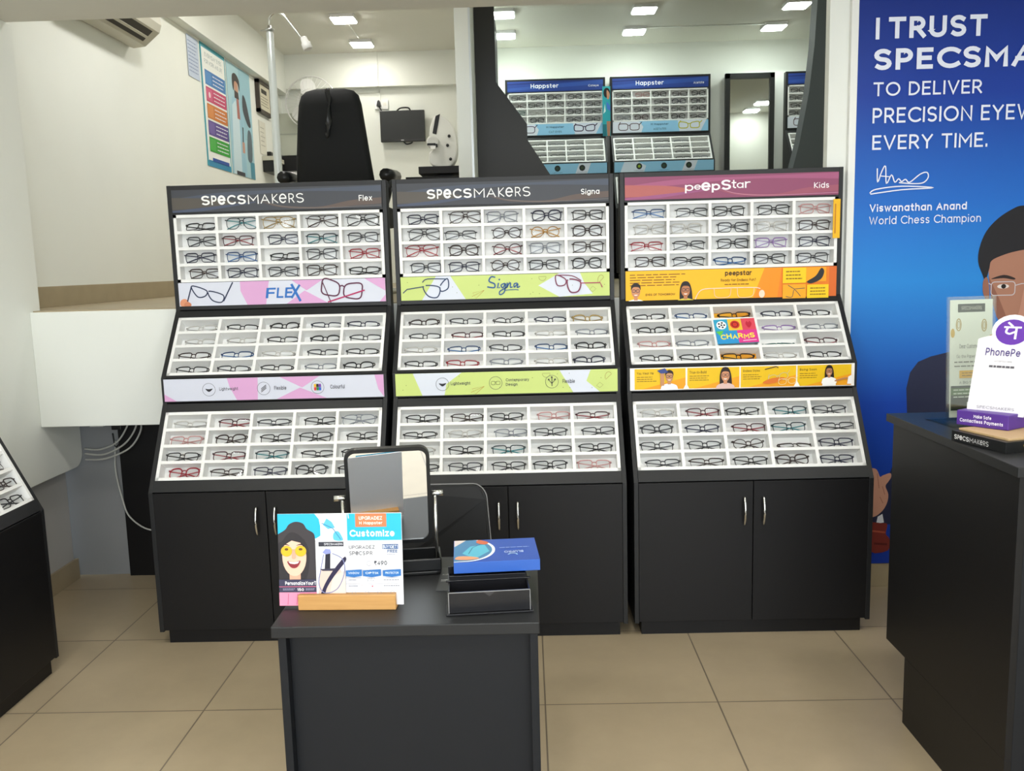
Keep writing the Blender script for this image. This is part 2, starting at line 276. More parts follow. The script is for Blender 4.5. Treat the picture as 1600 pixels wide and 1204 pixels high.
class Print:
    """a flat sign: a board of real thickness with its print lying on the front; u right, v up, w towards the viewer"""
    def __init__(s, W, H, base, t=0.004, M=None, scale=None):
        s.mb = MB(); s.W = W; s.H = H; s.M = M or Matrix.Identity(4); s.k = 0; s.su, s.sv = scale or (1, 1); s.clip = base is not None
        if base is not None: s.mb.box((0, 0, -t), (W, H, 0), base, M=s.M)
    def lay(s): s.k += 1; return 0.00012*s.k + 0.0002
    def poly(s, pts, c, layer=None):
        pts = [(p[0]*s.su, p[1]*s.sv) for p in pts]; n = len(pts)
        if s.clip: pts = [(min(max(x, 0), s.W), min(max(y, 0), s.H)) for x, y in pts]
        a = sum(pts[i][0]*pts[(i+1) % n][1]-pts[(i+1) % n][0]*pts[i][1] for i in range(n))
        if a < 0: pts = pts[::-1]
        wv = s.lay() if layer is None else layer
        s.mb.add([(x, y, wv) for x, y in pts], [tuple(range(n))], c if not isinstance(c, str) else ink(c), M=s.M); return s
    def rect(s, x0, y0, x1, y1, c): return s.poly([(x0, y0), (x1, y0), (x1, y1), (x0, y1)], c)
    def line(s, pts, wd, c, closed=False):
        pts = [Vector((p[0]*s.su, p[1]*s.sv)) for p in pts]; n = len(pts); wv = s.lay(); L = []; R = []
        for i in range(n):
            a = pts[(i-1) % n] if closed or i else pts[i]; b = pts[(i+1) % n] if closed or i < n-1 else pts[i]
            t = (b-a); t = t.normalized() if t.length > 1e-9 else Vector((1, 0)); q = Vector((-t.y, t.x))*wd/2
            L.append(pts[i]+q); R.append(pts[i]-q)
        vs = [(p.x, p.y, wv) for p in L] + [(p.x, p.y, wv) for p in R]; fs = []
        for i in range(n if closed else n-1):
            j = (i+1) % n; fs.append((i, n+i, n+j, j))
        s.mb.add(vs, fs, c if not isinstance(c, str) else ink(c), M=s.M); return s
    def circ(s, cx, cy, r, c, ry=None): return s.poly(ell(cx, cy, r, ry or r), c)
    def ring(s, cx, cy, r, wd, c, ry=None): return s.line(ell(cx, cy, r, ry or r, 28), wd, c, True)
    def text(s, body, x0, y0, x1, y1, c, bold=0.0, slant=0.0):
        vs, fs = glyphs(body, bold)
        if not vs: return s
        ax = min(v[0] for v in vs); bx = max(v[0] for v in vs); ay = min(v[1] for v in vs); by = max(v[1] for v in vs)
        wv = s.lay(); out = []
        for x, y, ly in vs:
            ty = (y-ay)/(by-ay); out.append(((x0+(x-ax)/(bx-ax)*(x1-x0)+slant*ty*(y1-y0))*s.su, (y0+ty*(y1-y0))*s.sv, wv+ly*0.00003))
        s.mb.add(out, fs, c if not isinstance(c, str) else ink(c), M=s.M); return s
    def lines(s, x0, y0, x1, y1, n, c, frac=0.35, seed=1):
        """illegible small print: rows of word-length dashes"""
        rr = random.Random(seed); dy = (y1-y0)/n
        for i in range(n):
            y = y1-(i+0.5)*dy; x = x0; end = x1-(x1-x0)*rr.uniform(0, 0.25); wv = s.lay()
            while x < end:
                l = (x1-x0)*rr.uniform(0.08, 0.2); e = min(x+l, end); h = dy*frac/2
                vs = [(x*s.su, (y-h)*s.sv, wv), (e*s.su, (y-h)*s.sv, wv), (e*s.su, (y+h)*s.sv, wv), (x*s.su, (y+h)*s.sv, wv)]
                s.mb.add(vs, [(0, 1, 2, 3)], ink(c), M=s.M); x = e+(x1-x0)*0.025
        return s
    def specs(s, cx, cy, wd, ht, c, lw, shape='rect', ang=0.0, arms=True):
        """outline drawing of a pair of eyeglasses"""
        ca, sa = math.cos(ang), math.sin(ang)
        def T(p): return (cx+p[0]*ca-p[1]*sa, cy+p[0]*sa+p[1]*ca)
        a = wd*0.22; b = ht/2; n = 2.2 if shape == 'round' else 3.6
        for sg in (-1, 1):
            pts = []
            for i in range(26):
                th = 2*PI*i/26; co, si = math.cos(th), math.sin(th)
                px = a*math.copysign(abs(co)**(2/n), co); py = b*math.copysign(abs(si)**(2/n), si)
                if shape == 'cat' and py > 0: py += b*0.25*sg*px/a
                pts.append(T((sg*wd*0.27+px, py)))
            s.line(pts, lw, c, True)
        s.line([T((-wd*0.06, b*0.35)), T((0, b*0.5)), T((wd*0.06, b*0.35))], lw, c)
        if arms:
            s.line([T((wd*0.49, b*0.6)), T((wd*0.62, b*1.4))], lw, c)
            s.line([T((-wd*0.49, b*0.6)), T((-wd*0.40, b*1.5))], lw, c)
        return s
    def kid(s, cx, cy, h, skin, hair, shirt, girl=False, glasses=True):
        """small printed portrait, head and shoulders; cy = chin"""
        if girl: s.poly(spline([(cx-0.42*h, cy-0.35*h), (cx-0.40*h, cy+0.5*h), (cx-0.2*h, cy+h), (cx+0.2*h, cy+h), (cx+0.42*h, cy+0.5*h), (cx+0.5*h, cy-0.35*h)], 5), hair)
        s.poly(spline([(cx-0.75*h, cy-0.75*h), (cx-0.62*h, cy-0.32*h), (cx-0.2*h, cy-0.14*h), (cx+0.2*h, cy-0.14*h), (cx+0.62*h, cy-0.32*h), (cx+0.75*h, cy-0.75*h)], 4), shirt)
        s.rect(cx-0.13*h, cy-0.2*h, cx+0.13*h, cy+0.2*h, skin)
        s.circ(cx, cy+0.42*h, 0.31*h, skin, 0.44*h)
        s.poly(spline([(cx-0.33*h, cy+0.5*h), (cx-0.3*h, cy+0.85*h), (cx, cy+1.02*h), (cx+0.3*h, cy+0.85*h), (cx+0.33*h, cy+0.5*h), (cx+0.22*h, cy+0.7*h), (cx-0.1*h, cy+0.74*h), (cx-0.24*h, cy+0.66*h)], 4, True), hair)
        if glasses: s.specs(cx, cy+0.46*h, 0.52*h, 0.17*h, '303040', 0.035*h, arms=False)
        s.poly(ell(cx, cy+0.2*h, 0.13*h, 0.07*h, 12, PI, 2*PI), 'f4e8e4')
        return s

# ------------------------------------------------------------------ eyeglasses
SHAPES = {  # half width, half height, squareness, rim radius top, rim radius bottom
    'r': (0.0255, 0.0185, 4.2, 0.0024, 0.0016), 's': (0.0255, 0.0205, 4.6, 0.0022, 0.0016), 'o': (0.0235, 0.0205, 2.1, 0.0019, 0.0017),
    'p': (0.0245, 0.0205, 2.7, 0.0030, 0.0022), 'v': (0.0275, 0.0220, 2.7, 0.0018, 0.0014), 'c': (0.0255, 0.0200, 3.0, 0.0026, 0.0018),
    'h': (0.0260, 0.0165, 4.0, 0.0026, 0.0007)}
def rim(shape, sg):
    a, b, n, rt, rb = SHAPES[shape]; pts = []; rs = []
    cx = a+0.0085; K = 26
    for i in range(K):
        th = 2*PI*(i+0.5)/K; co, si = math.cos(th), math.sin(th)
        x = a*math.copysign(abs(co)**(2/n), co); z = b*math.copysign(abs(si)**(2/n), si)
        if shape == 'c' and z > 0: z += 0.18*x
        if shape == 'v': x = x*(1-0.14*(-z/b)) + (0.003*(-z/b)); z *= 1.0 if z > 0 else 1.05
        if shape in 'rsh': x *= 1+0.05*z/b
        y = 0.0012*((x+cx)/0.06)**2*4
        pts.append((sg*(cx+x), y, z)); t = (z/b+1)/2; rs.append(rb+(rt-rb)*t*t)
    return pts, rs, cx, a, b
_P = {}
DUMMY = mat('frame black', (0.012, 0.012, 0.013), 0.3)
def protos(shape):
    if shape in _P: return _P[shape]
    fr = MB(); lenses = []; a = b = cx = 0
    zb = SHAPES[shape][1]*(1.05 if shape == 'v' else 1.0)+0.0025
    up = Matrix.Translation((0, 0, zb))
    for sg in (-1, 1):
        pts, rs, cx, a, b = rim(shape, sg)
        fr.tube(pts, rs, DUMMY, 6, True, M=up, ref=(0, 1, 0))
        lm = MB(); lm.add([(p[0], p[1]+0.0004, p[2]) for p in pts], [tuple(range(len(pts)))[::sg]], LENS, M=up)
        lenses.append(lm.mesh('lens'))
        hx = cx+a
        fr.tube([(sg*(hx-0.002), 0.001, b*0.55), (sg*(hx+0.004), 0.002, b*0.62), (sg*(hx+0.006), 0.008, b*0.62)], 0.0024, DUMMY, 6, M=up)
        fr.tube([(sg*0.0075, 0.002, -b*0.05), (sg*0.0065, 0.007, -b*0.2), (sg*0.006, 0.008, -b*0.42)], 0.0011, DUMMY, 5, M=up)
    fr.tube([(-0.0095, 0.001, b*0.30), (-0.004, -0.001, b*0.48), (0.004, -0.001, b*0.48), (0.0095, 0.001, b*0.30)], 0.0021, DUMMY, 6, M=up)
    if shape == 'v': fr.tube([(-0.02, 0.001, b*0.95), (0, 0, b*0.98), (0.02, 0.001, b*0.95)], 0.0017, DUMMY, 6, M=up)
    temples = []
    for k, sg in enumerate((-1, 1)):
        y = 0.011+0.006*k; h = hx+0.006; t = MB()
        path = [(sg*h, 0.007, b*0.62), (sg*(h-0.006), y, b*0.60), (sg*0.018, y+0.003, b*0.30), (-sg*(h-0.050), y+0.003, -b*0.08), (-sg*(h-0.026), y+0.002, -b*0.50), (-sg*(h-0.004), y, -b*0.98)]
        t.tube(spline(path, 3), [0.0021]*10+[0.0024]*6, DUMMY, 6, M=up); temples.append(t.mesh('temple'))
    _P[shape] = (fr.mesh('front_frame'), lenses, temples); return _P[shape]
COLORS = {  # code: (front colour, temple colour, roughness, word)
    'k': ('0c0c0e', '0c0c0e', 'black'), 'n': ('10152f', '141a3c', 'navy'), 't': ('12242c', '1f7f86', 'black and teal'), 'd': ('2d2f33', '35373b', 'dark grey'),
    'g': ('a08648', '8c7440', 'gold'), 'b': ('2b1c18', '33221c', 'dark brown'), 'm': ('38101a', '8e1f2c', 'maroon'), 'R': ('8e1a2a', 'a82032', 'red'),
    'c': ('b9b6b0', 'a9a6a2', 'crystal'), 'P': ('b88684', 'c08f8c', 'pale pink'), 'B': ('1c3c66', '2f6fae', 'blue'), 'y': ('a2741c', 'b9862a', 'amber'),
    'u': ('8a6aa4', '8a6aa4', 'lilac'), 'e': ('7c8088', '858a92', 'light grey'), 'T': ('1f5a54', '28746a', 'green')}
SNAMES = {'r': 'rectangular', 's': 'square', 'o': 'round', 'p': 'thick rounded', 'v': 'aviator', 'c': 'cat-eye', 'h': 'half-rim', 'l': 'tilted rectangular'}
ORD = ['top', 'second', 'third', 'bottom']; ORDC = ['first', 'second', 'third', 'fourth', 'fifth']
def cmat(h): return mat('frame ' + h, h, 0.28)
def put_glasses(code, M, label, group, simple=False):
    shape, col = code[0], code[1]; lying = shape == 'l'
    sh = 'r' if lying else shape
    cf, ct, cw = COLORS[col]; fr, lenses, temples = protos(sh); M = M @ Matrix.Scale(1.07, 4)
    if lying: M = M @ Matrix.Translation((0, -0.004, 0.003)) @ Matrix.Rotation(-0.70, 4, 'X')
    if simple:
        key = 'simple' + sh
        if key not in _P:
            mb = MB()
            for me in [fr]+temples:
                mb.add([tuple(v.co) for v in me.vertices], [tuple(p.vertices) for p in me.polygons], DUMMY, True)
            _P[key] = mb.mesh('eyeglasses')
        o = bpy.data.objects.new('eyeglasses', _P[key]); COL.objects.link(o); o.matrix_world = M
        o.material_slots[0].link = 'OBJECT'; o.material_slots[0].material = cmat(cf); return tag(o, label, 'glasses', group)
    r = bpy.data.objects.new('eyeglasses', None); COL.objects.link(r); r.empty_display_size = 0.03; r.matrix_world = M
    tag(r, label, 'glasses', group)
    def child(nm, me, c):
        o = bpy.data.objects.new(nm, me); COL.objects.link(o); o.parent = r
        if c: o.material_slots[0].link = 'OBJECT'; o.material_slots[0].material = cmat(c)
        return o
    child('front_frame', fr, cf)
    for me in lenses: child('lens', me, None)
    for me in temples: child('temple', me, ct)
    return r

# ------------------------------------------------------------------ eyewear display stand
UW = 0.954          # stand width
PROF = [(0.0, 0.0), (0.0, 0.645), (0.21, 0.98), (0.21, 1.085), (0.425, 1.36), (0.425, 1.90), (0.495, 1.90), (0.495, 0.0)]
def frame_on(p, q, x0=-0.457):
    """panel frame lying on the profile from p (low) to q (high): u = x, v = up the slope, w = outwards"""
    d = Vector((0, q[0]-p[0], q[1]-p[1])).normalized(); n = Vector((1, 0, 0)).cross(d)
    return Matrix(((1, d.x, n.x, x0), (0, d.y, n.y, p[0]), (0, d.z, n.z, p[1]), (0, 0, 0, 1)))
def at_z(seg, z):
    (y0, z0), (y1, z1) = seg; return (y0+(y1-y0)*(z-z0)/(z1-z0), z)
SEG_A = ((0.425, 1.36), (0.425, 1.90)); SEG_B = ((0.21, 1.085), (0.425, 1.36)); SEG_C = ((0.21, 0.98), (0.21, 1.085)); SEG_D = ((0.0, 0.645), (0.21, 0.98))
TRAYS = {'upper': (SEG_A, 1.483, 1.775), 'middle': (SEG_B, 1.097, 1.330), 'lower': (SEG_D, 0.690, 0.945)}
TW = 0.914; BT = 0.013; TD = 0.052
def tray_mesh(L, blank=()):
    """white pigeon-hole tray: frame, back board, 3 shelves, 4 uprights; front face at w = 0"""
    t = MB(); pu = (TW-BT)/5; pv = (L-BT)/4
    t.box((0, 0, -TD-0.006), (TW, L, -TD), WHITE)
    for i in range(6): t.box((i*pu, 0, -TD), (i*pu+BT, L, 0 if i in (0, 5) else -0.001), WHITE)
    for j in range(5): t.box((BT if j not in (0, 4) else 0.0, j*pv, -TD), (TW-BT if j not in (0, 4) else TW, j*pv+BT, 0.0 if j in (0, 4) else -0.0015), WHITE)
    return t, pu, pv
def shelf_unit(label, loc, rz=0.0, header=None, banner1=None, banner2=None, stock=None, name='far', ysc=1.0, simple=False, trays=('upper', 'middle', 'lower'), gname=''):
    root = thing('eyewear_display_stand', label, 'display stand', loc, rz, None)
    S = Matrix.Diagonal((1, ysc, 1, 1)); RM = Matrix.Translation(loc) @ Matrix.Rotation(rz, 4, 'Z') @ S
    for sg in (-1, 1):
        p = MB(); x = sg*UW/2; prof = [(y, z+(0.0 if i not in (0, 7) else 0.055)) for i, (y, z) in enumerate(PROF)]
        p.prism(prof, min(x, x-sg*0.018), max(x, x-sg*0.018), 'x', CHAR, M=S); p.build('side_panel', root, 0.0012)
    p = MB(); p.box((-UW/2+0.018, 0.485, 0.06), (UW/2-0.018, 0.494, 1.898), BLACK, M=S); p.build('back_panel', root)
    f = MB(); X = UW/2-0.018
    def strip(seg, z0, z1, out=0.0, m=CHAR):
        a, b = at_z(seg, z0), at_z(seg, z1); F = S @ frame_on(a, b, 0); L = math.dist(a, b)
        f.box((-X, 0, -0.016), (X, L, out), m, M=F)
    strip(SEG_A, 1.775, 1.8995); strip(SEG_A, 1.362, 1.483); strip(SEG_B, 1.330, 1.358); strip(SEG_B, 1.087, 1.097)
    strip(SEG_C, 0.982, 1.084); strip(SEG_D, 0.945, 0.978); strip(SEG_D, 0.648, 0.690)
    f.box((-X, 0.426, 1.885), (X, 0.485, 1.8985), CHAR, M=S)
    f.build('fascia', root, 0.001)
    c = MB(); c.box((-X, 0.018, 0.06), (X, 0.47, 0.640), BLACK, M=S); c.build('cabinet_body', root)
    for sg in (-1, 1):
        d = MB(); d.box((sg*0.0015, -0.0005, 0.062), (sg*(UW/2-0.0185), 0.0175, 0.6425), BLACK, M=S); dr = d.build('door', root, 0.0015)
        h = MB(); hx = sg*0.038
        h.tube([S @ Vector(q) for q in spline([(hx, 0.0, 0.580), (hx, -0.016, 0.577), (hx, -0.027, 0.545), (hx, -0.030, 0.523), (hx, -0.027, 0.500), (hx, -0.016, 0.470), (hx, 0.0, 0.466)], 4)],
               [0.0032+0.0022*math.sin(PI*i/24) for i in range(25)], CHROME, 8); h.build('door_handle', dr)
    b = MB(); b.box((-UW/2+0.03, 0.022, 0.0), (UW/2-0.03, 0.46, 0.06), BLACK, M=S); b.build('plinth', root)
    for nm in trays:
        seg, z0, z1 = TRAYS[nm]; a, bb = at_z(seg, z0), at_z(seg, z1); L = math.dist(a, bb); F = frame_on(a, bb, -TW/2)
        t, pu, pv = tray_mesh(L); o = t.build(nm + '_tray', root, 0.0); o.data.transform(S @ F)
        rows = (stock or {}).get(nm)
        if not rows: continue
        rr = random.Random(hash_s(name+nm))
        for r, row in enumerate(rows.split('|')):
            for cidx, code in enumerate(row.split()):
                if code == '--': continue
                u = BT+pu*(cidx+0.5)-BT/2+0.003+rr.uniform(-0.012, 0.014); v = L-BT-(r+1)*pv+BT+pv*0.0+0.0006
                M = RM @ F @ Matrix.Translation((u, v, -0.017)) @ Matrix(((1, 0, 0, 0), (0, 0, 1, 0), (0, -1, 0, 0), (0, 0, 0, 1)))
                lean = {'upper': -0.06, 'middle': -0.16, 'lower': -0.12}[nm]
                M = M @ Matrix.Rotation(lean+rr.uniform(-0.04, 0.04), 4, 'X') @ Matrix.Rotation(rr.uniform(-0.06, 0.06), 4, 'Z')
                w = f"{COLORS[code[1]][2]} {SNAMES[code[0]]} glasses, {ORD[r]} row, {ORDC[cidx]} slot, {nm} tray of {gname}"
                M = Matrix.Translation(M.to_translation()) @ M.to_3x3().to_quaternion().to_matrix().to_4x4()
                put_glasses(code, M, w, f"glasses in the {nm} tray of {gname}", simple)
    if header:
        P = Print(0.912, 0.096, header[0], 0.004, S @ frame_on((0.421, 1.784), (0.421, 1.88), -0.456)); header[1](P); P.mb.build('header_sign', root)
    if banner1:
        y = banner1[2] if len(banner1) > 2 else 1.379
        P = Print(0.912, 1.481-y, banner1[0], 0.003, S @ frame_on((0.4195, y), (0.4195, 1.481), -0.456)); banner1[1](P); P.mb.build('banner', root)
    if banner2:
        P = Print(0.93, 0.094, banner2[0], 0.003, S @ frame_on((0.2055, 0.988), (0.2055, 1.082), -0.465)); banner2[1](P); P.mb.build('banner', root)
    return root
def hash_s(s): return sum((i+1)*ord(c) for i, c in enumerate(s))

# ------------------------------------------------------------------ the room
MZ = 1.37           # floor of the raised rear level
CZ = 3.66           # its ceiling
BY = 9.10           # its rear wall
fl = MB(); fl.box((-0.8, -5.6, -0.08), (5.4, 1.60, 0.0), tile_mat('floor tiles', '#aa9a7e', '#a4947a', '#6d6252', 0.6, 0.30))
struct(fl, 'floor', loc=(-1.769, 2.8486, 0))
cl = MB(); cl.box((-2.45, -2.7, 2.632), (4.7, 3.95, 2.80), CEIL); struct(cl, 'ceiling')
cu = MB(); cu.box((-2.6, 3.95, CZ), (4.7, BY+0.1, CZ+0.1), CEIL); cu.box((-2.6, 3.87, 2.80), (4.7, 3.95, CZ), CEIL); struct(cu, 'ceiling_rear')
# near left cladding with its rounded lower end, and the wall behind it
LX = -2.25
pn = MB(); pn.prism([(-2.7, 0.585), (4.17, 0.585)] + [(4.17+0.07*math.sin(a), 0.655-0.07*math.cos(a)) for a in [PI/2*i/6 for i in range(1, 7)]] + [(4.24, 1.365), (3.99, 1.365), (3.99, 2.632), (-2.7, 2.632)], LX-0.03, LX, 'x', WALL)
struct(pn, 'wall_left_panel', 0.004)
wl = MB(); wl.box((-2.48, -2.7, 0), (-2.325, 4.20, 0.62), WALLD); wl.box((-2.48, -2.7, 0.62), (LX-0.03, 3.985, 2.632), WALL); wl.box((-2.48, 3.985, 0.62), (LX-0.03, 4.20, 1.30), WALLD); struct(wl, 'wall_left_lower')
sk = MB(); sk.box((-2.325, -2.7, 0.0), (-2.308, 4.215, 0.105), TAN); struct(sk, 'baseboard_left', 0.002)
lw = MB(); lw.box((-2.60, 3.99, MZ), (-2.45, BY+0.1, CZ), WALL); struct(lw, 'wall_left')
ls = MB(); ls.box((-2.45, 3.99, MZ), (-2.435, BY, MZ+0.105), TAN); struct(ls, 'baseboard_left_rear', 0.002)
lf = MB(); lf.box((LX+0.002, 3.925, MZ-0.005), (4.58, BY-0.002, MZ), TAN); lf.box((-2.435, 3.99, MZ-0.005), (LX+0.002, BY-0.002, MZ), TAN); struct(lf, 'floor_rear')
so = MB(); so.box((-2.45, 5.2, 3.285), (-2.37, BY, CZ), WALL); so.box((-2.37, BY-0.09, 3.33), (-0.41, BY, CZ), WALL); so.box((-0.30, BY-0.09, 3.36), (4.6, BY, CZ), WALL); struct(so, 'trim_1')
bw = MB(); bw.box((-2.60, BY, MZ), (4.7, BY+0.1, CZ), WALL); struct(bw, 'wall_back')
br_ = MB(); br_.box((-0.30, 8.70, MZ), (4.6, BY-0.002, 3.297), WALL); struct(br_, 'wall_back_right')
mr = MB(); mr.box((4.6, 3.95, MZ), (4.7, BY, CZ), WALL); struct(mr, 'wall_right_rear')
# raised floor slab
sl = MB(); sl.box((LX, 3.90, 0.838), (1.33, BY, MZ-0.005), WALL); sl.box((1.33, 3.96, 0.838), (4.7, BY, MZ-0.005), WALL); sl.box((-2.6, 3.98, 1.0), (LX, BY, MZ-0.005), WALL); struct(sl, 'floor_raised', 0.003)
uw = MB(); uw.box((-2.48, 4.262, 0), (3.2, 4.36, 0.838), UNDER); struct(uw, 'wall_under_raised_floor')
# partition between the two rear rooms
pt = MB(); pt.box((-0.408, 5.60, MZ), (-0.308, BY, CZ), WALL); struct(pt, 'wall_partition')
pe = MB(); pe.box((-0.322, 5.585, MZ), (-0.309, 5.60, CZ), mat('aluminium edge', (0.70, 0.74, 0.76), 0.35, 0.3)); struct(pe, 'trim_2')
# right wall carrying the blue poster
rw = MB(); rw.box((1.322, 3.905, 0), (4.7, 3.955, 2.632), WALL); struct(rw, 'wall_right')
rs = MB(); rs.box((1.322, 3.89, 0.0), (3.3, 3.905, 0.112), TAN); struct(rs, 'baseboard_right', 0.002)
r2 = MB(); r2.box((3.3, -2.7, 0), (3.4, 3.905, 2.632), WALL); struct(r2, 'wall_right_side')
# storefront behind the camera: low wall, header and glazing bars around the daylight
sf = MB(); sf.box((-2.48, -2.8, 0), (3.4, -2.7, 0.35), WALL); sf.box((-2.48, -2.8, 2.45), (3.4, -2.7, 2.80), WALL)
struct(sf, 'wall_front')

# ------------------------------------------------------------------ prints of the stands
def specs_word(P, x0, y0, x1, y1, c='f2f2ee'):
    """the shop's lettering: heavy SPeCS, light MAKeRS, small e drawn as tall as the capitals"""
    W = x1-x0; spec = [('S', .000, .083, .012), ('P', .098, .150, .012), ('e', .160, .238, .012), ('C', .252, .338, .012), ('S', .352, .435, .012),
                       ('M', .455, .560, -.012), ('A', .575, .668, -.012), ('K', .690, .750, -.012), ('e', .760, .832, -.012), ('R', .852, .908, -.012), ('S', .925, 1.0, -.012)]
    for ch, a, b, bold in spec:
        heavy = bold > 0; P.text(ch, x0+a*W, y0, x0+b*W, y1, c, 0.03 if heavy else 0.0)
def wave(P, pts_lo, pts_hi, c):
    P.poly(spline(pts_lo, 8) + spline(pts_hi, 8)[::-1], c)
def head_waves(P, base, hues):
    W, H = P.W, P.H
    P.rect(0, 0, W, H, base)
    wave(P, [(0, .45*H), (.25*W, .62*H), (.6*W, .80*H), (W, .70*H)], [(0, .60*H), (.25*W, .85*H), (.6*W, .90*H), (W, .97*H)], hues[0])
    wave(P, [(0, .12*H), (.2*W, .18*H), (.32*W, .38*H)], [(0, .66*H), (.2*W, .58*H), (.32*W, .40*H)], hues[1])
    wave(P, [(.42*W, .42*H), (.52*W, .12*H), (.7*W, .02*H), (.85*W, .10*H), (W, .16*H)], [(.42*W, .43*H), (.52*W, .20*H), (.7*W, .10*H), (.85*W, .34*H), (W, .44*H)], hues[2])
    wave(P, [(0, 0), (.15*W, .05*H), (.40*W, .36*H)], [(0, .08*H), (.15*W, .20*H), (.40*W, .40*H)], hues[3])
    P.line(spline([(.44*W, .44*H), (.53*W, .16*H), (.7*W, .055*H), (W, .10*H)], 8), .002, hues[4])
GREYH = ('43454b', ['4b5260', '57524c', '60524c', '4a5266', '77706a'])
def hdr_specs(word, xw0, xw1):
    def f(P):
        head_waves(P, *GREYH); W, H = P.W, P.H
        specs_word(P, .142*W, .30*H, .632*W, .72*H); P.text(word, xw0*W, (.30 if word == 'Flex' else .26)*H, xw1*W, .56*H, 'f0f0ee', .02)
    return f
def hdr_peep(P):
    head_waves(P, '8d4a68', ['a3597c', 'b0625f', '9c5568', '9a5680', 'c58aa0']); W, H = P.W, P.H
    for s, a, b, lo, hi in (('p', .282, .322, .24, .60), ('e', .325, .357, .38, .60), ('e', .358, .402, .32, .70), ('p', .407, .447, .24, .62), ('S', .452, .498, .34, .78), ('t', .500, .522, .40, .76), ('a', .524, .556, .40, .64), ('r', .562, .588, .40, .68)):
        P.text(s, a*W, lo*H, b*W, hi*H, 'f6f2f2', .03 if hi-lo > .36 else .012)
    P.text('Kids', .885*W, .30*H, .955*W, .56*H, 'f4eef0', .015)
def ban_pink(P):
    W, H = P.W, P.H; c = 'd5a2cc'
    P.poly([(.30*W, H), (.44*W, H), (.42*W, 0), (.33*W, 0), (.30*W, .6*H)], c); P.poly([(.55*W, H), (.70*W, H), (.62*W, .55*H)], c); P.poly([(.61*W, .55*H), (.52*W, 0), (.72*W, 0)], c)
    P.poly([(.90*W, H), (W, H), (W, .45*H)], c); P.poly([(.97*W, 0), (W, 0), (W, .3*H)], c)
    P.poly(ell(.025*W, .12*H, .022*W, .20*H, 14), 'd9926e'); P.poly(ell(.04*W, .06*H, .018*W, .12*H, 14), 'c87f5e')
    P.line([(.04*W, .2*H), (.065*W, .86*H)], .0055, '2a3350'); P.line([(.215*W, .18*H), (.265*W, .98*H)], .0055, '2a3350')
    P.line(spline([(.065*W, .86*H), (.135*W, .66*H), (.128*W, .42*H), (.09*W, .40*H)], 5, True), .005, '2a3350'); P.line(spline([(.145*W, .62*H), (.215*W, .44*H), (.205*W, .14*H), (.16*W, .24*H)], 5, True), .005, '2a3350')
    for ch, a, b in (('F', .42, .465), ('L', .472, .505), ('E', .512, .55)): P.text(ch, a*W, .26*H, b*W, .70*H, '2b6cb8', .03, .15)
    P.line([(.548*W, .84*H), (.588*W, .10*H)], .011, '2b6cb8'); P.line([(.588*W, .80*H), (.545*W, .24*H)], .009, '2b6cb8')
    P.specs(.79*W, .56*H, .20*W, .66*H, '5b2442', .006, 'cat', -.16, False); P.line([(.70*W, .86*H), (.735*W, .0*H)], .004, '5b2442'); P.line([(.72*W, .03*H), (.90*W, .50*H)], .006, 'b02a5e')
def icons(P, items, c, dark='2a2a30'):
    W, H = P.W, P.H
    for cx, kind, txt, x0, x1 in items:
        P.ring(cx*W, .5*H, .029*W, .0014, '4a4a52')
        if kind == 'smile': P.poly(spline([(cx*W-.016*W, .54*H), (cx*W, .40*H), (cx*W+.018*W, .54*H), (cx*W, .52*H)], 4, True), dark)
        if kind == 'flex':
            for k in range(3): P.line([(cx*W-.012*W, (.34+.07*k)*H), (cx*W+.012*W, (.52+.07*k)*H)], .0035, '6b6b72')
        if kind == 'colour':
            for k, h in enumerate(('d83a3a', '2f8a3f', '2b5fc0', 'e0b020', '222222', '7a3aa0')): P.rect(cx*W-.016*W+.011*W*(k % 3), (.36+.15*(k//3))*H, cx*W-.006*W+.011*W*(k % 3), (.50+.15*(k//3))*H, h)
        if kind == 'specs': P.specs(cx*W, .5*H, .04*W, .16*H, dark, .0012, arms=False)
        if kind == 'tree':
            P.line([(cx*W, .30*H), (cx*W, .68*H)], .003, dark)
            for k in (-1, 1): P.line([(cx*W, .42*H), (cx*W+k*.014*W, .58*H)], .0025, dark); P.circ(cx*W+k*.014*W, .60*H, .0035, dark)
            P.circ(cx*W, .70*H, .0035, dark)
        for i, t in enumerate(txt): P.text(t, (x0+.008)*W, (.42 if len(txt) == 1 else .53-.2*i)*H, (x0+.008+(x1-x0)*(.5 if i else 1))*W, (.60 if len(txt) == 1 else .69-.2*i)*H, '45454e', .015)
def ban_pink2(P):
    W, H = P.W, P.H; c = 'd5a2cc'
    P.poly([(.29*W, H), (.43*W, H), (.425*W, 0), (.33*W, 0), (.30*W, .6*H)], c); P.poly([(.53*W, H), (.71*W, H), (.63*W, .5*H)], c); P.poly([(.62*W, .5*H), (.51*W, 0), (.74*W, 0)], c)
    P.poly([(0, .33*H), (.055*W, 0), (0, 0)], c); P.poly([(.96*W, H), (W, H), (W, 0), (.975*W, .35*H)], c)
    icons(P, [(.205, 'smile', ['Lightweight'], .245, .33), (.455, 'flex', ['Flexible'], .495, .55), (.70, 'colour', ['Colourful'], .75, .815)], c)
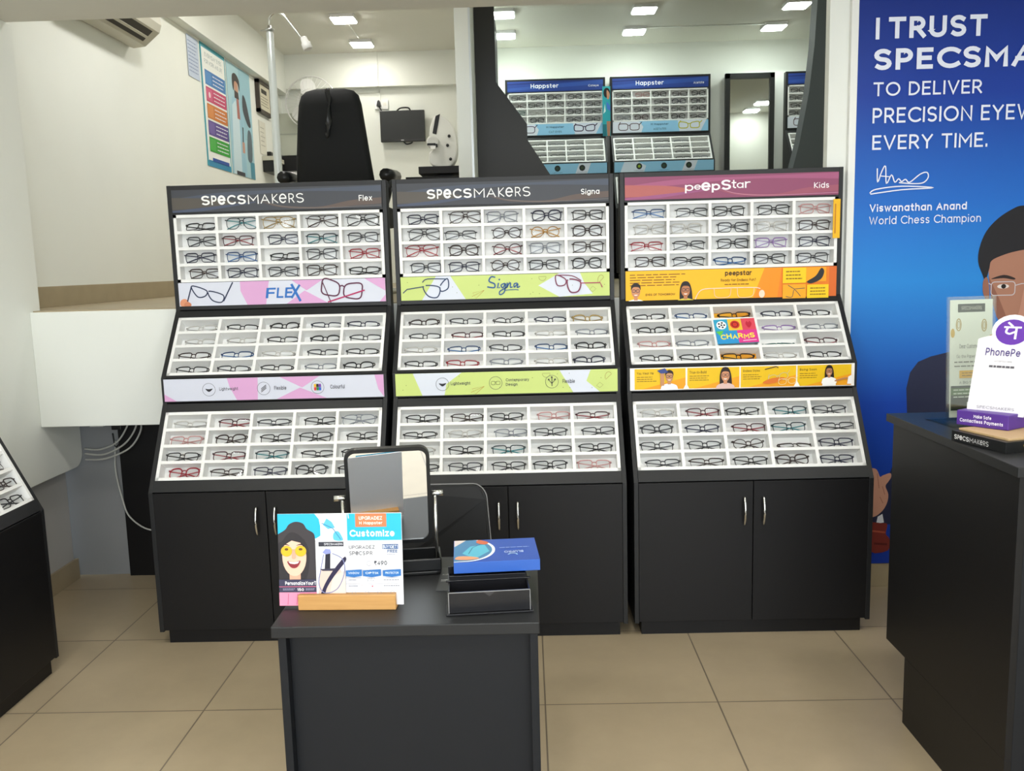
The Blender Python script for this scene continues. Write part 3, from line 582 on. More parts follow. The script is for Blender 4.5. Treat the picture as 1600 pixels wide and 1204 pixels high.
def confetti(P, seed):
    rr = random.Random(seed); W, H = P.W, P.H
    for i in range(12): P.circ(rr.uniform(.02, .98)*W, rr.uniform(.1, .9)*H, .0016, '6f7d3a')
    P.line([(.34*W, .10*H), (.40*W, .36*H), (.345*W, .26*H), (.36*W, .02*H), (.40*W, .36*H)], .0014, 'b98a2e')
    P.line(ell(.68*W, .88*H, .018*W, .18*H, 10, PI, 2*PI), .0014, '8d8a4a', True); P.line([(.905*W, .28*H), (.92*W, .42*H), (.935*W, .30*H), (.92*W, .18*H)], .0014, '8d8a4a', True)
    P.line(ell(.96*W, .66*H, .016*W, .22*H, 10, 0.6, 3.7), .0014, '9a7a34', True)
def ban_green(P):
    W, H = P.W, P.H; g = 'd6dbe6'
    P.poly([(.17*W, H), (.24*W, H), (.31*W, 0), (.10*W, 0)], g); P.poly([(.66*W, .5*H), (.76*W, H), (.86*W, H), (.88*W, .55*H), (.92*W, .1*H), (.76*W, 0)], g); confetti(P, 3)
    P.line(spline([(.11*W, .60*H), (.13*W, .18*H), (.175*W, .12*H), (.185*W, .54*H)], 5, True), .005, '2c3f63'); P.line(spline([(.19*W, .60*H), (.225*W, .90*H), (.228*W, .50*H), (.195*W, .36*H)], 5, True), .005, '2c3f63')
    P.line([(.11*W, .58*H), (.03*W, .48*H), (.01*W, .32*H)], .0042, '2c3f63'); P.line(spline([(.225*W, .88*H), (.13*W, .90*H), (.105*W, .76*H)], 4), .0042, '2c3f63')
    # script word
    B = '23568f'
    P.line(spline([(.455*W, .90*H), (.435*W, .92*H), (.425*W, .74*H), (.45*W, .62*H), (.448*W, .46*H), (.415*W, .50*H)], 6), .006, B)
    P.line([(.470*W, .66*H), (.464*W, .44*H), (.476*W, .46*H)], .005, B); P.circ(.474*W, .80*H, .0035, B)
    P.line(spline([(.500*W, .64*H), (.482*W, .56*H), (.490*W, .44*H), (.503*W, .62*H), (.496*W, .26*H), (.475*W, .16*H), (.476*W, .30*H), (.51*W, .46*H)], 6), .005, B)
    P.line(spline([(.512*W, .66*H), (.509*W, .45*H), (.518*W, .60*H), (.527*W, .64*H), (.526*W, .46*H), (.536*W, .48*H)], 6), .005, B)
    P.line(spline([(.560*W, .63*H), (.545*W, .60*H), (.545*W, .46*H), (.562*W, .60*H), (.559*W, .44*H), (.572*W, .50*H)], 6), .005, B); P.line(spline([(.50*W, .34*H), (.55*W, .36*H), (.565*W, .33*H)], 5), .003, B)
    R = '7b3550'
    P.line(spline([(.745*W, .92*H), (.75*W, .50*H), (.785*W, .50*H), (.79*W, .74*H)], 5, True), .005, R); P.line(spline([(.80*W, .72*H), (.81*W, .22*H), (.85*W, .22*H), (.86*W, .62*H)], 5, True), .006, R)
    P.line(spline([(.745*W, .92*H), (.82*W, .88*H), (.865*W, .66*H)], 5), .0042, R); P.line([(.86*W, .56*H), (.955*W, .56*H), (.965*W, .36*H)], .0045, 'a83a5c')
def ban_green2(P):
    W, H = P.W, P.H; g = 'd6dbe6'
    P.poly([(.08*W, H), (.30*W, H), (.23*W, .5*H), (.22*W, 0), (.12*W, 0)], g); P.poly([(.74*W, H), (.88*W, H), (.86*W, .5*H), (.92*W, 0), (.80*W, 0)], g); confetti(P, 5)
    icons(P, [(.212, 'smile', ['Lightweight'], .242, .33), (.452, 'specs', ['Contemporary', 'Design'], .49, .595), (.705, 'tree', ['Flexible'], .745, .80)], g)
def ban_kids(P):
    W, H = P.W, P.H
    P.poly([(.60*W, 0), (.66*W, H), (W, H), (W, 0)], 'f0901c'); P.poly([(.72*W, 0), (.74*W, H), (W, H), (W, 0)], 'ea7f22'); P.rect(.965*W, 0, W, H, 'd96a2a')
    P.lines(.02*W, .52*H, .30*W, .92*H, 5, '7a4a10', .3, 4)
    P.kid(.048*W, .20*H, .062, 'c98a62', '241a16', 'f2f2f0'); P.kid(.285*W, .20*H, .062, 'b9784f', '1f1614', 'd9c84a', True)
    P.text('EYES OF TOMORROW', .095*W, .24*H, .235*W, .31*H, '4a2c0c', .02)
    P.text('peepstar', .472*W, .76*H, .598*W, .94*H, '2a1a10', .03); P.text('Ready for Endless Fun?', .452*W, .60*H, .618*W, .70*H, '5a3410', .01)
    P.lines(.47*W, .50*H, .60*W, .56*H, 1, '7a4a10', .4, 9)
    c = 'f6d8c0'
    P.line(spline([(.33*W, .10*H), (.36*W, .38*H), (.44*W, .42*H), (.60*W, .42*H), (.64*W, .38*H)], 6), .0035, c); P.line(spline([(.42*W, .40*H), (.43*W, .16*H), (.49*W, .16*H), (.50*W, .40*H)], 6), .002, c)
    P.line(spline([(.53*W, .40*H), (.54*W, .14*H), (.60*W, .16*H), (.61*W, .40*H)], 6), .002, c); P.poly(ell(.647*W, .22*H, .014*W, .12*H, 14), c)
    P.rect(.745*W, .52*H, .855*W, .98*H, 'f2c81a'); P.lines(.76*W, .60*H, .845*W, .92*H, 3, '8a6412', .35, 6); P.rect(.855*W, .55*H, .95*W, .98*H, 'f0a01e')
    P.poly(spline([(.86*W, .56*H), (.90*W, .72*H), (.925*W, .95*H), (.94*W, .85*H), (.925*W, .62*H), (.88*W, .50*H)], 5, True), '2b2b2e')
    P.rect(.745*W, .05*H, .855*W, .48*H, 'eea61e'); P.line(spline([(.76*W, .12*H), (.79*W, .10*H), (.80*W, .32*H), (.83*W, .12*H)], 4), .003, '55504a'); P.line([(.77*W, .46*H), (.80*W, .34*H), (.85*W, .36*H)], .003, '55504a')
    P.rect(.86*W, .05*H, .962*W, .46*H, 'f2c81a'); P.lines(.875*W, .12*H, .95*W, .40*H, 3, '8a6412', .35, 8)
def ban_kids2(P):
    W, H = P.W, P.H; y = 'e6bb18'
    cells = [(.02, .248), (.256, .488), (.494, .740), (.746, .985)]
    for i, (a, b) in enumerate(cells):
        P.rect(a*W, .04*H, b*W, .96*H, y); P.poly([(a*W+.03*W, .04*H), (b*W, .04*H), (b*W, .55*H)], 'eaa01c')
        P.text(['You Wear Me', 'True-to-Build', 'Endless Styles', 'Boing Soon'][i], (a+.01)*W, .70*H, (a+.085)*W, .82*H, '4a3208', .02); P.lines((a+.01)*W, .36*H, (a+.10)*W, .64*H, 3, '7a5a14', .3, 20+i)
    P.kid(.175*W, .36*H, .050, 'c08a60', '2a1c18', 'e8ecf4'); P.poly([(.12*W, .88*H), (.155*W, .98*H), (.17*W, .80*H), (.14*W, .72*H)], '3a4a86'); P.rect(.135*W, .2*H, .152*W, .75*H, 'c08a60')
    P.kid(.425*W, .34*H, .056, 'c98c66', '2a1a16', 'd8b8b0', True)
    P.line([(.60*W, .82*H), (.65*W, .94*H), (.66*W, .88*H)], .004, '4a3a20'); P.specs(.66*W, .46*H, .09*W, .30*H, 'c8c4a0', .0018, 'round', .2); P.poly(spline([(.59*W, .22*H), (.63*W, .42*H), (.69*W, .44*H), (.64*W, .20*H)], 4, True), 'd9752a'); P.specs(.70*W, .28*H, .08*W, .26*H, 'e8dca0', .0018, 'round', .1)
    P.kid(.885*W, .48*H, .042, 'b9805a', '201614', 'f4f2f0', True); P.rect(.855*W, .04*H, .915*W, .34*H, 'f4f2f0'); P.line([(.91*W, .24*H), (.955*W, .36*H), (.98*W, .34*H)], .006, 'b9805a'); P.poly([(.965*W, .1*H), (.985*W, .1*H), (.985*W, .5*H), (.97*W, .42*H)], 'f4f2f0')
    for k in (.25, .742): P.poly([(k*W-.014*W, .04*H), (k*W, .3*H), (k*W+.014*W, .04*H)], 'f4f0ea')
STOCK_P = {'upper': 'lk vt vg vb vk|rd rm rn rt rd|rn rB lk sd rR|rb rn rd sb lk', 'middle': 'rc rk pk rn rn|rc rc rk pk rd|rb rB rc rd rk|rk rd rk re pk',
           'lower': 'hc rm hd rk ve|rP pb rk sk rk|rk rm rt hk rk|pR hb rn pk rk'}
STOCK_G = {'upper': 'rn vb se pn rk|vd hd ob oy pb|vR pb om se sb|rd rn ob rk pk', 'middle': 'pb sd ok rn pg|rd rm rk rc re|rc rB sd rB pk|rk rR se rc pn',
           'lower': 'rk rb rk rP hm|hk rc re rd rd|rc rk rt hd rk|hk rd rk rk rP'}
STOCK_Y = {'upper': 'hB hd rk rk rP|rc rc rd rc rb|hR hd rk ru rn|rb hk lB rk rd', 'middle': 'rk rB rk rn rk|pk rk -- hu re|rP re -- lT rm|rk rk rk rc rk',
           'lower': 'rc rm rk rt rd|pd rn rm rt hd|rd rd ob lb rn|hd hb rk pb rn'}
SPX, SPY = 'f2f2ee', None
U1 = shelf_unit('black eyewear stand with pink and grey banners, leftmost of the three facing stands', (-1.0735, 3.395, 0), 0.0,
    (ink('43454b', .35), hdr_specs('Flex', .893, .957)), (ink('d3d6e2'), ban_pink), (ink('d0d3e0'), ban_pink2), STOCK_P, gname='the pink-banner stand')
U2 = shelf_unit('black eyewear stand with lime green banners, middle of the three facing stands', (-0.0940, 3.395, 0), 0.0,
    (ink('43454b', .35), hdr_specs('Signa', .87, .957)), (ink('c6d67e'), ban_green), (ink('c6d67e'), ban_green2), STOCK_G, gname='the green-banner stand')
U3 = shelf_unit('black eyewear stand with maroon header and yellow banners beside the blue poster', (0.8880, 3.395, 0), 0.0,
    (ink('8d4a68', .35), hdr_peep), (ink('f5b81e'), ban_kids, 1.338), (ink('f4f0ea'), ban_kids2), STOCK_Y, gname='the yellow-banner stand')
# yellow clip-on flag on the right edge of the third stand's top tray
P = Print(0.030, 0.165, ink('e8b21a'), 0.003, frame_on((0.415, 1.60), (0.415, 1.765), 0.434)); P.rect(.006, .02, .012, .145, 'c07c14'); P.mb.build('side_flag', U3)
# orange back cards and the charm card in the middle tray of the third stand
a, b = at_z(SEG_B, 1.097), at_z(SEG_B, 1.330); F3 = frame_on(a, b, -TW/2); pu = (TW-BT)/5; pv = (math.dist(a, b)-BT)/4
for r, lab in ((0, 'orange back card behind glasses, top row of the yellow-banner stand middle tray'), (3, 'orange back card behind glasses, bottom row of the yellow-banner stand middle tray')):
    v0 = (3-r)*pv+BT+.001
    P = Print(pu-BT-.006, pv-BT-.003, ink('e39a1e'), 0.002, Matrix.Translation((0.888, 3.395, 0)) @ F3 @ Matrix.Translation((2*pu+BT+.003, v0, -TD+.003)))
    P.poly([(0, 0), (.06, 0), (.09, .05), (.0, .05)], 'efb02a'); P.poly([(.10, .0), (.16, .0), (.15, .04)], 'd98a18'); tag(P.mb.build('back_card', None), lab, 'card')
P = Print(pu-.006, 2*pv-.018, ink('3aa6c8'), 0.003, Matrix.Translation((0.888, 3.395, 0)) @ F3 @ Matrix.Translation((2*pu+.010, pv+BT+.004, .004)) @ Matrix.Rotation(.03, 4, 'Z'))
W, H = P.W, P.H
for i, h in enumerate(('2f9fc4', 'e2b93a', 'd44a5a')): P.rect(i*W/3, H*.52, (i+1)*W/3, H, h)
P.circ(W*.17, H*.76, .021, 'f4f4f0'); [P.circ(W*.17+.012*math.cos(k*1.257), H*.76+.012*math.sin(k*1.257), .0045, '303036') for k in range(5)]; P.circ(W*.17, H*.76, .0045, '303036')
P.circ(W*.5, H*.76, .020, 'c8382e'); P.ring(W*.5, H*.76, .012, .004, '7a1f1c'); P.poly(spline([(W*.83, H*.60), (W*.76, H*.76), (W*.80, H*.88), (W*.83, H*.82), (W*.87, H*.88), (W*.91, H*.76)], 4, True), 'b8283c')
P.rect(0, 0, W*.52, H*.52, '2f8fc8'); P.rect(W*.52, 0, W, H*.52, 'd43a8a'); P.poly([(0, H*.5), (W*.2, H*.52), (W*.1, H*.3)], '5fbf4a')
for i, ch in enumerate('CHARMS'): P.text(ch, W*(.10+.14*i), H*(.16+.03*(i % 2)), W*(.225+.14*i), H*(.36+.03*(i % 2)), 'f4dc3a', .04)
P.line([(W*.62, H*.08), (W*.95, H*.10)], .003, 'f0d0e0')
tag(P.mb.build('charm_card', None), 'bright blue and pink card with yellow lettering in the yellow-banner stand', 'card')
# near-left stand along the left wall, only its far end is in the picture
U0 = shelf_unit('black eyewear stand along the left wall, only its far end corner in view', (-1.86, 3.187-UW/2, 0), PI/2, None, None, None,
    {'lower': '-- -- -- -- --|-- -- -- hg hb|-- -- -- rk rb|-- -- -- rk rk'}, ysc=0.775, gname='the left-wall stand')

# ------------------------------------------------------------------ rear level: stands
def hdr_happ(word):
    def f(P):
        W, H = P.W, P.H
        P.rect(0, 0, W, H, '27408a'); wave(P, [(0, .1*H), (.4*W, .3*H), (W, .55*H)], [(0, .35*H), (.4*W, .6*H), (W, .95*H)], '30509c'); wave(P, [(0, .7*H), (.5*W, .8*H), (W, .98*H)], [(0, .8*H), (.5*W, .95*H), (W, H)], '1d2f6c')
        P.text('Happster', .245*W, .22*H, .535*W, .74*H, 'f2f2f4', .02); P.text(word, .845*W, .30*H, .955*W, .54*H, 'e4e6ee', .02)
    return f
def ban_happ(word, frame1, frame2):
    def f(P):
        W, H = P.W, P.H
        P.rect(0, 0, W, H, '8fc4e4'); P.poly([(0, 0), (.30*W, 0), (.32*W, .5*H), (.28*W, H), (0, H)], 'd8dde8'); P.poly([(.68*W, H), (.98*W, H), (.92*W, 0), (.70*W, 0)], 'd2d9e6')
        P.specs(.17*W, .52*H, .22*W, .60*H, frame1, .007); P.specs(.80*W, .55*H, .22*W, .55*H, frame2, .009, 'cat')
        P.text('H Happster', .40*W, .58*H, .585*W, .80*H, '2a4a66', .02); P.text(word, .425*W, .18*H, .56*W, .36*H, '3a5a70', .02)
    return f
def ban_happ2(P):
    W, H = P.W, P.H
    P.rect(0, 0, W, H, '8fc4e4'); P.poly([(.06*W, 0), (.30*W, 0), (.32*W, .6*H), (.24*W, H), (.10*W, H)], 'cfdcea'); P.poly([(.68*W, 0), (.80*W, 0), (.84*W, H), (.72*W, H)], 'd2d9e6')
    for cx, c in ((.25, '8fae2a'), (.50, '2f4a3a'), (.75, '3a4a2e')):
        P.circ(cx*W, .55*H, .030*W, '26302c'); P.circ(cx*W, .55*H, .014*W, c); P.text('Acetate' if cx == .75 else 'Lightweight', (cx-.05)*W, .08*H, (cx+.05)*W, .18*H, '4a6a80')
HS1 = {'upper': 'rk rk pk pk rk|rm rk vk od rk|rT rc rb pk rk|rc pk rc rk rk', 'middle': '-- rk re rd rc|-- rk re rd rc|-- rk rd re rc|-- rk re rd re'}
HS2 = {'upper': 'rk rP pk rb pk|rk pk rk pn pk|rk rk rk rk pk|re pm vk pk hk', 'middle': 'rk rc rd re rc|rd re re rk rc|re rc re rd rk|rd rc re rk re'}
HS3 = {'upper': 'rk rk -- -- --|rd rk -- -- --|rk rb -- -- --|rk rk -- -- --', 'middle': 'rc rd -- -- --|rd re -- -- --|-- -- -- -- --|-- -- -- -- --'}
HY = 8.175
for x, lab, word, wd2, c1, c2, stk, gn in (
    (0.318, 'blue-headed eyewear stand on the rear wall, left of the teal cutout', 'Cateye', 'CAT EYES', '4a3050', '3a2c4a', HS1, 'the leftmost blue stand'),
    (1.318, 'blue-headed eyewear stand on the rear wall, between teal cutout and tall mirror', 'Acetate', 'ACETATES', '4a3038', 'b9b63a', HS2, 'the middle blue stand'),
    (2.985, 'blue-headed eyewear stand on the rear wall, right of the tall mirror, partly hidden', 'Metal', 'METALS', '4a3038', '3a3a40', HS3, 'the rightmost blue stand')):
    shelf_unit(lab, (x, HY, MZ), 0.0, (ink('27408a'), hdr_happ(word)), (ink('8fc4e4'), ban_happ(wd2, c1, c2)), (ink('8fc4e4'), ban_happ2), stk, simple=True, gname=gn)
# side stands whose end panels close the opening left and right
t = thing('eyewear_display_stand', 'black stepped stand end beside the white partition, seen side-on', 'display stand', (-0.306, 6.0, MZ))
m = MB(); m.prism([(0.0, 0.055), (0.0, 1.93), (0.135, 1.93), (0.135, 1.36), (0.335, 1.085), (0.337, .98), (0.55, 0.645), (0.55, 0.055)], 0, 0.02, 'y', mat('dark grey laminate', (0.030, 0.029, 0.029), .5)); m.build('side_panel', t, .001)
m = MB(); m.prism([(0.01, 0.06), (0.01, 1.90), (0.125, 1.90), (0.125, 1.36), (0.325, 1.085), (0.327, .98), (0.53, 0.645), (0.53, 0.06)], 0.02, 0.95, 'y', BLACK); m.build('cabinet_body', t)
m = MB(); m.box((0.02, 0.03, 0), (0.5, 0.93, 0.06), BLACK); m.build('plinth', t)
t = thing('tapered_display_stand', 'tall dark tapered stand end at the right of the rear opening', 'display stand', (1.98, 5.8, MZ))
m = MB(); m.prism([(0, 0.06), (0.0, 1.98), (-0.125, 1.98), (-0.150, 1.46), (-0.178, 1.18), (-0.232, .87), (-0.300, .60), (-0.45, 0.06)], -0.12, 0.0, 'y', mat('blue-grey laminate', (0.062, 0.072, 0.078), .5)); m.build('side_panel', t, .001)
m = MB(); m.prism([(-0.005, 0.06), (-0.005, 1.96), (-0.115, 1.96), (-0.14, 1.46), (-0.168, 1.18), (-0.222, .87), (-0.29, .60), (-0.44, 0.06)], -0.11, -0.01, 'y', BLACK); m.build('cabinet_body', t)
m = MB(); m.box((-0.42, -.11, 0), (-0.01, -0.01, 0.06), BLACK); m.build('plinth', t)
# tall mirror on the rear wall
t = thing('tall_mirror', 'tall black framed mirror on the rear wall between the blue stands', 'mirror', (2.173, 8.61, MZ))
m = MB(); x0, x1, z1 = -0.2335, 0.2335, 1.900
for a, b in (((x0, 0, 0.05), (x0+.045, .04, z1)), ((x1-.045, 0, 0.05), (x1, .04, z1)), ((x0, 0, z1-.05), (x1, .04, z1)), ((x0, 0, 0.05), (x1, .04, .10))): m.box(a, b, BPLAST)
m.box((x0+.01, .03, .06), (x1-.01, .088, z1-.01), BPLAST)
m.build('mirror_frame', t, .002); m = MB(); m.box((x0+.045, .022, .10), (x1-.045, .029, z1-.05), MIRROR); m.build('mirror_glass', t)
# teal cutout between the blue stands
P = Print(.075, .46, ink('2a9aa4'), .006, Matrix.Translation((.765, 8.575, 2.72)) @ Matrix.Rotation(PI/2, 4, 'X'), (1, 1))
W, H = P.W, P.H
P.circ(W*.55, H*.87, W*.42, '1d1a1c', H*.10); P.poly(spline([(W*.55, H*.92), (W*.9, H*.86), (W*.85, H*.76), (W*.6, H*.74)], 4, True), 'b98264'); P.rect(0, H*.25, W, H*.74, '2a9aa4'); P.poly([(W*.5, H*.7), (W, H*.6), (W, H*.5), (W*.55, H*.55)], '3f6fc0'); P.poly([(W*.6, H*.0), (W*.9, H*.0), (W, H*.3), (W*.5, H*.3)], 'a97a60'); P.poly([(W*.1, H*.45), (W*.4, H*.5), (W*.3, H*.65)], 'c8e0dc'); P.rect(0, 0, W*.5, H*.24, '1f6f7a')
tag(P.mb.build('cardboard_cutout'), 'narrow teal cardboard cutout of a person hung between two blue rear stands', 'cutout')

# ------------------------------------------------------------------ ceiling lights
WARM, COOL, NEUT = (1.0, 0.965, 0.875), (0.90, 1.0, 0.93), (1.0, 0.985, 0.95)
def led(x, y, z, label, watts, group, col=NEUT):
    t = thing('ceiling_light', label, 'ceiling light', (x, y, z), 0, group)
    m = MB(); m.prism(rrect(-.105, -.105, .105, .105, .02), -.028, 0, 'z', mat('white lamp casing', (0.75, 0.75, 0.75), .5)); m.build('lamp_casing', t)
    m = MB(); m.prism(rrect(-.096, -.096, .096, .096, .018), -.034, -.028, 'z', emit('lit diffuser %.2f %.1f' % (col[2], watts), col, watts)); m.build('diffuser', t); return t
LEDE = 28.0
cols = [(-1.51, 'over the exam chair room'), (-0.15, 'beside the partition'), (1.055, 'above the middle of the rear shop'), (2.345, 'at the right of the rear shop')]
for x, nm in cols:
    for y, rw_ in ((7.76, 'nearer'), (8.45, 'farther')):
        led(x, y if x > -1 else y+(.15 if y > 8 else 0), CZ, f'square white ceiling light {nm}, {rw_} of its pair', (LEDE*1.1 if rw_ == 'nearer' else LEDE*.75) if x < -1 else LEDE*0.62, 'square ceiling lights of the rear level', WARM if x < -1 else COOL)
for x in (-1.5, 1.0):
    led(x, 5.0, CZ, 'unseen added square ceiling light near the front of the rear level, ' + ('left' if x < 0 else 'right') + ' one', LEDE*(2.0 if x < 0 else .8), 'square ceiling lights of the rear level', NEUT if x < 0 else COOL)  # unseen lamps, added for extra light on the rear level
led(-1.5, 6.4, CZ, 'unseen square ceiling light added in the middle of the eye-test room', LEDE*1.5, 'square ceiling lights of the rear level', WARM)  # unseen lamp, added to brighten the left wall
for x in (-1.4, 0.1, 1.6):
    for y in (2.3, 0.3, -1.5):
        led(x, y, 2.632, 'square white ceiling light of the front shop, outside the picture above the floor', LEDE*1.4, 'square ceiling lights of the front shop')
for y, lab in ((4.87, 'farther'), (4.27, 'nearer')):
    led(3.30, y, CZ, f'square white ceiling light seen only in the tall mirror, {lab} one', LEDE*.8, 'square ceiling lights of the rear level', COOL)
m = MB(); m.tube([(1.055, 8.40, CZ-.006), (2.345, 8.40, CZ-.006)], .006, WALL, 6); m.tube([(-1.51, 8.0, CZ-.006), (-1.51, 8.45, CZ-.006)], .006, WALL, 6); struct(m, 'trim_3')

# ------------------------------------------------------------------ rear level, left: eye-test room
t = thing('exam_chair', 'black high-backed exam chair seen from behind above the pink-banner stand', 'chair', (-1.07, 5.0, MZ))
def loft(sections, m, name, parent, n=28):
    """closed skin through rings of equal point count"""
    mb = MB(); k = len(sections[0]); vs = [p for s_ in sections for p in s_]; fs = []
    for i in range(len(sections)-1):
        for j in range(k): fs.append((i*k+j, i*k+(j+1) % k, (i+1)*k+(j+1) % k, (i+1)*k+j))
    fs += [tuple(range(k))[::-1], tuple(range((len(sections)-1)*k, len(sections)*k))]
    mb.add(vs, fs, m, True); return mb.build(name, parent)
secs = []
for z, hw, y in ((.42, .235, .10), (.60, .225, .05), (.80, .205, .01), (.98, .185, -.005), (1.06, .175, -.005), (1.11, .160, .0), (1.135, .135, .005), (1.148, .09, .01), (1.15, .02, .012)):
    d = .05 if z < 1.1 else .05*(1.16-z)/.06+.006
    secs.append([(x, y+yy, z) for x, yy in rrect(-hw, -d, hw, d, min(.045, d*.9), 5)])
loft(secs, BFAB, 'backrest', t)
m = MB(); m.tube(spline([(-.005, -.052, 1.14), (.008, -.062, 1.05), (.000, -.075, .95), (-.012, -.062, .90), (-.022, -.058, .89)], 4), .018, BPLAST, 8, flat=.35); m.build('strap', t)
m = MB(); m.prism(rrect(-.26, .05, .26, .56, .06), .40, .52, 'z', BFAB); m.build('seat', t, .015)
for sg in (-1, 1):
    m = MB(); m.tube(spline([(sg*.25, .10, .50), (sg*.285, .06, .58), (sg*.29, .10, .66), (sg*.29, .40, .68)], 5), .028, BPLAST, 10); m.tube([(sg*.29, .0, .675), (sg*.295, .36, .70)], .036, BPLAST, 10, flat=1.0); m.build('armrest', t)
m = MB(); m.lathe([(.28, 0), (.28, .03), (.10, .05), (.07, .08), (.06, .40)], STEEL, 24, Matrix.Translation((0, .28, 0))); m.build('pedestal', t)
# exam lamp on its pole
t = thing('exam_lamp', 'chrome pole lamp with a gooseneck left of the exam chair', 'lamp', (-1.634, 5.9, MZ))
GS = Matrix.Diagonal((1.18, 1.18, 1.18, 1)) @ Matrix.Translation((0, 0, -.026))
m = MB(); m.lathe([(.16, .026), (.16, .05), (.03, .07), (.024, .1), (.021, 1.30), (.019, 1.46), (.012, 1.47)], POLE, 20, GS); m.build('pole', t)
m = MB(); m.lathe([(.012, 1.47), (.026, 1.472), (.026, 1.48), (.012, 1.482), (.010, 1.50)], STEEL, 14, GS); m.tube([(-.05, 0, 1.473), (0, 0, 1.476)], .004, STEEL, 6, M=GS); m.build('collar', t)
m = MB(); m.tube(spline([(0, 0, 1.49), (.006, -.01, 1.535), (.04, -.02, 1.56), (.085, -.02, 1.545), (.14, -.02, 1.475), (.185, -.02, 1.415)], 6), .006, CHROME, 8, M=GS); m.build('gooseneck', t)
m = MB(); R_ = GS @ Matrix.Translation((.20, -.02, 1.395)) @ Matrix.Rotation(PI-0.35, 4, 'Y')
m.lathe([(.012, -.035), (.018, -.03), (.020, -.005), (.026, 0.0), (.028, .035), (.022, .036), (.018, .020)], mat('white lamp head', (.78, .78, .76), .4), 16, R_); m.build('lamp_head', t)
# wall fan
t = thing('mounted_fan', 'pale wall fan behind the exam chair', 'fan', (-2.07, BY, 3.10))
m = MB(); m.box((-.06, -.05, -.08), (.06, 0, .08), WHITE); m.tube([(0, -.05, 0), (0, -.16, .04)], .025, WHITE, 10); m.build('bracket', t, .004)
m = MB(); m.lathe([(.05, -.02), (.085, .0), (.085, .08), (.05, .12)], WHITE, 18, Matrix.Translation((0, -.16, .05)) @ Matrix.Rotation(PI/2, 4, 'X')); m.build('motor_housing', t)
g = MB(); wm = mat('fan wire', (.80, .80, .78), .4)
for rr_, yy in ((.25, -.29), (.25, -.325), (.12, -.365), (.05, -.37)): g.tube([(rr_*math.cos(a), yy, .05+rr_*math.sin(a)) for a in [2*PI*i/36 for i in range(36)]], .0045 if rr_ > .2 else .003, wm, 6, True, ref=(0, 1, 0))
for i in range(30):
    a = 2*PI*i/30; c, s_ = math.cos(a), math.sin(a)
    g.tube([(.03*c, -.372, .05+.03*s_), (.16*c, -.362, .05+.16*s_), (.25*c, -.31, .05+.25*s_)], .0017, wm, 4)
g.build('guard', t)
m = MB()
for k in range(3):
    A = Matrix.Translation((0, -.325, .05)) @ Matrix.Rotation(2*PI*k/3+.3, 4, 'Y') @ Matrix.Rotation(.35, 4, 'X')
    m.prism(spline([(.03, -.02), (.12, -.085), (.215, -.06), (.22, .03), (.12, .065), (.03, .02)], 4, True), -.002, .002, 'y', mat('fan blade', (.80, .80, .78), .35), A)
m.lathe([(.04, -.02), (.04, .03), (.02, .04)], WHITE, 14, Matrix.Translation((0, -.31, .05)) @ Matrix.Rotation(PI/2, 4, 'X')); m.build('blades', t)
# screen on the wall
t = thing('flat_screen', 'small black flat screen on the rear wall, right of the exam chair', 'screen', (-1.21, BY, 2.785))
m = MB(); m.box((-.225, -.10, 0), (.225, -.055, .305), BPLAST); m.build('screen_casing', t, .004)
m = MB(); m.box((-.212, -.1015, .028), (.212, -.1, .293), mat('dark screen glass', (.022, .024, .025), .45, spec=.3)); m.box((-.02, -.1025, .010), (.01, -.1012, .018), ink('c8c8c8')); m.build('screen_glass', t)
m = MB(); m.box((-.06, -.055, .08), (.06, 0, .2), BPLAST); m.tube(spline([(-.07, -.04, .30), (-.02, -.05, .335), (.06, -.05, .335), (.08, -.04, .30)], 5), .008, BPLAST, 6); m.tube(spline([(0, -.06, .005), (.03, -.06, -.02), (.08, -.06, -.01), (.09, -.06, .01)], 5), .008, BPLAST, 6); m.build('bracket', t)
# socket with a plug and its conduit
t = thing('socket_plate', 'white wall socket with a black plug above the small screen', 'socket', (-1.425, BY, 3.165))
m = MB(); m.box((-.068, -.022, -.045), (.068, 0, .045), WHITE); m.box((.02, -.026, -.012), (.05, -.022, .02), ink('e2e0d8')); m.build('plate', t, .003)
m = MB(); m.prism([(-.045, -.02), (.0, -.02), (-.01, .028), (-.022, .04), (-.034, .028)], -.06, -.022, 'y', BPLAST); m.tube(spline([(-.022, -.045, -.02), (-.0, -.05, -.06), (.02, -.05, -.09)], 4), .007, BPLAST, 6); m.build('plug', t)
m = MB(); m.box((-1.455, BY-.105, 3.33), (-1.435, BY-.09, CZ), WALL); m.box((-1.455, BY-.015, 3.21), (-1.435, BY, 3.33), WALL); m.box((-1.75, BY-.015, 3.285), (-1.43, BY, 3.297), WALL); struct(m, 'trim_4')
# refractor instrument on a black table
t = thing('eye_test_instrument', 'grey rounded eye-test instrument on the black table by the partition', 'instrument', (-0.62, 7.0, 2.295))
gm = mat('grey instrument shell', (.66, .66, .62), .4, noise=.06)
body = spline([(-.10, .02), (.02, 0), (.085, .05), (.105, .16), (.09, .28), (.035, .365), (-.045, .40), (-.085, .36), (-.11, .26), (-.095, .20), (-.07, .165), (-.085, .14), (-.12, .10)], 5, True)
m = MB(); m.prism(body, -.03, .10, 'y', gm); m.build('shell', t, .01)
m = MB(); m.prism([(-.085, .26), (-.055, .39), (-.02, .405), (-.055, .25)], -.034, -.03, 'y', BPLAST); m.build('dark_strip', t)
m = MB(); m.lathe([(.048, 0), (.048, .03), (.036, .034), (.03, .03)], mat('pale instrument ring', (.60, .60, .57), .35), 20, Matrix.Translation((-.085, -.03, .19)) @ Matrix.Rotation(PI/2, 4, 'X')); m.build('eyepiece', t)
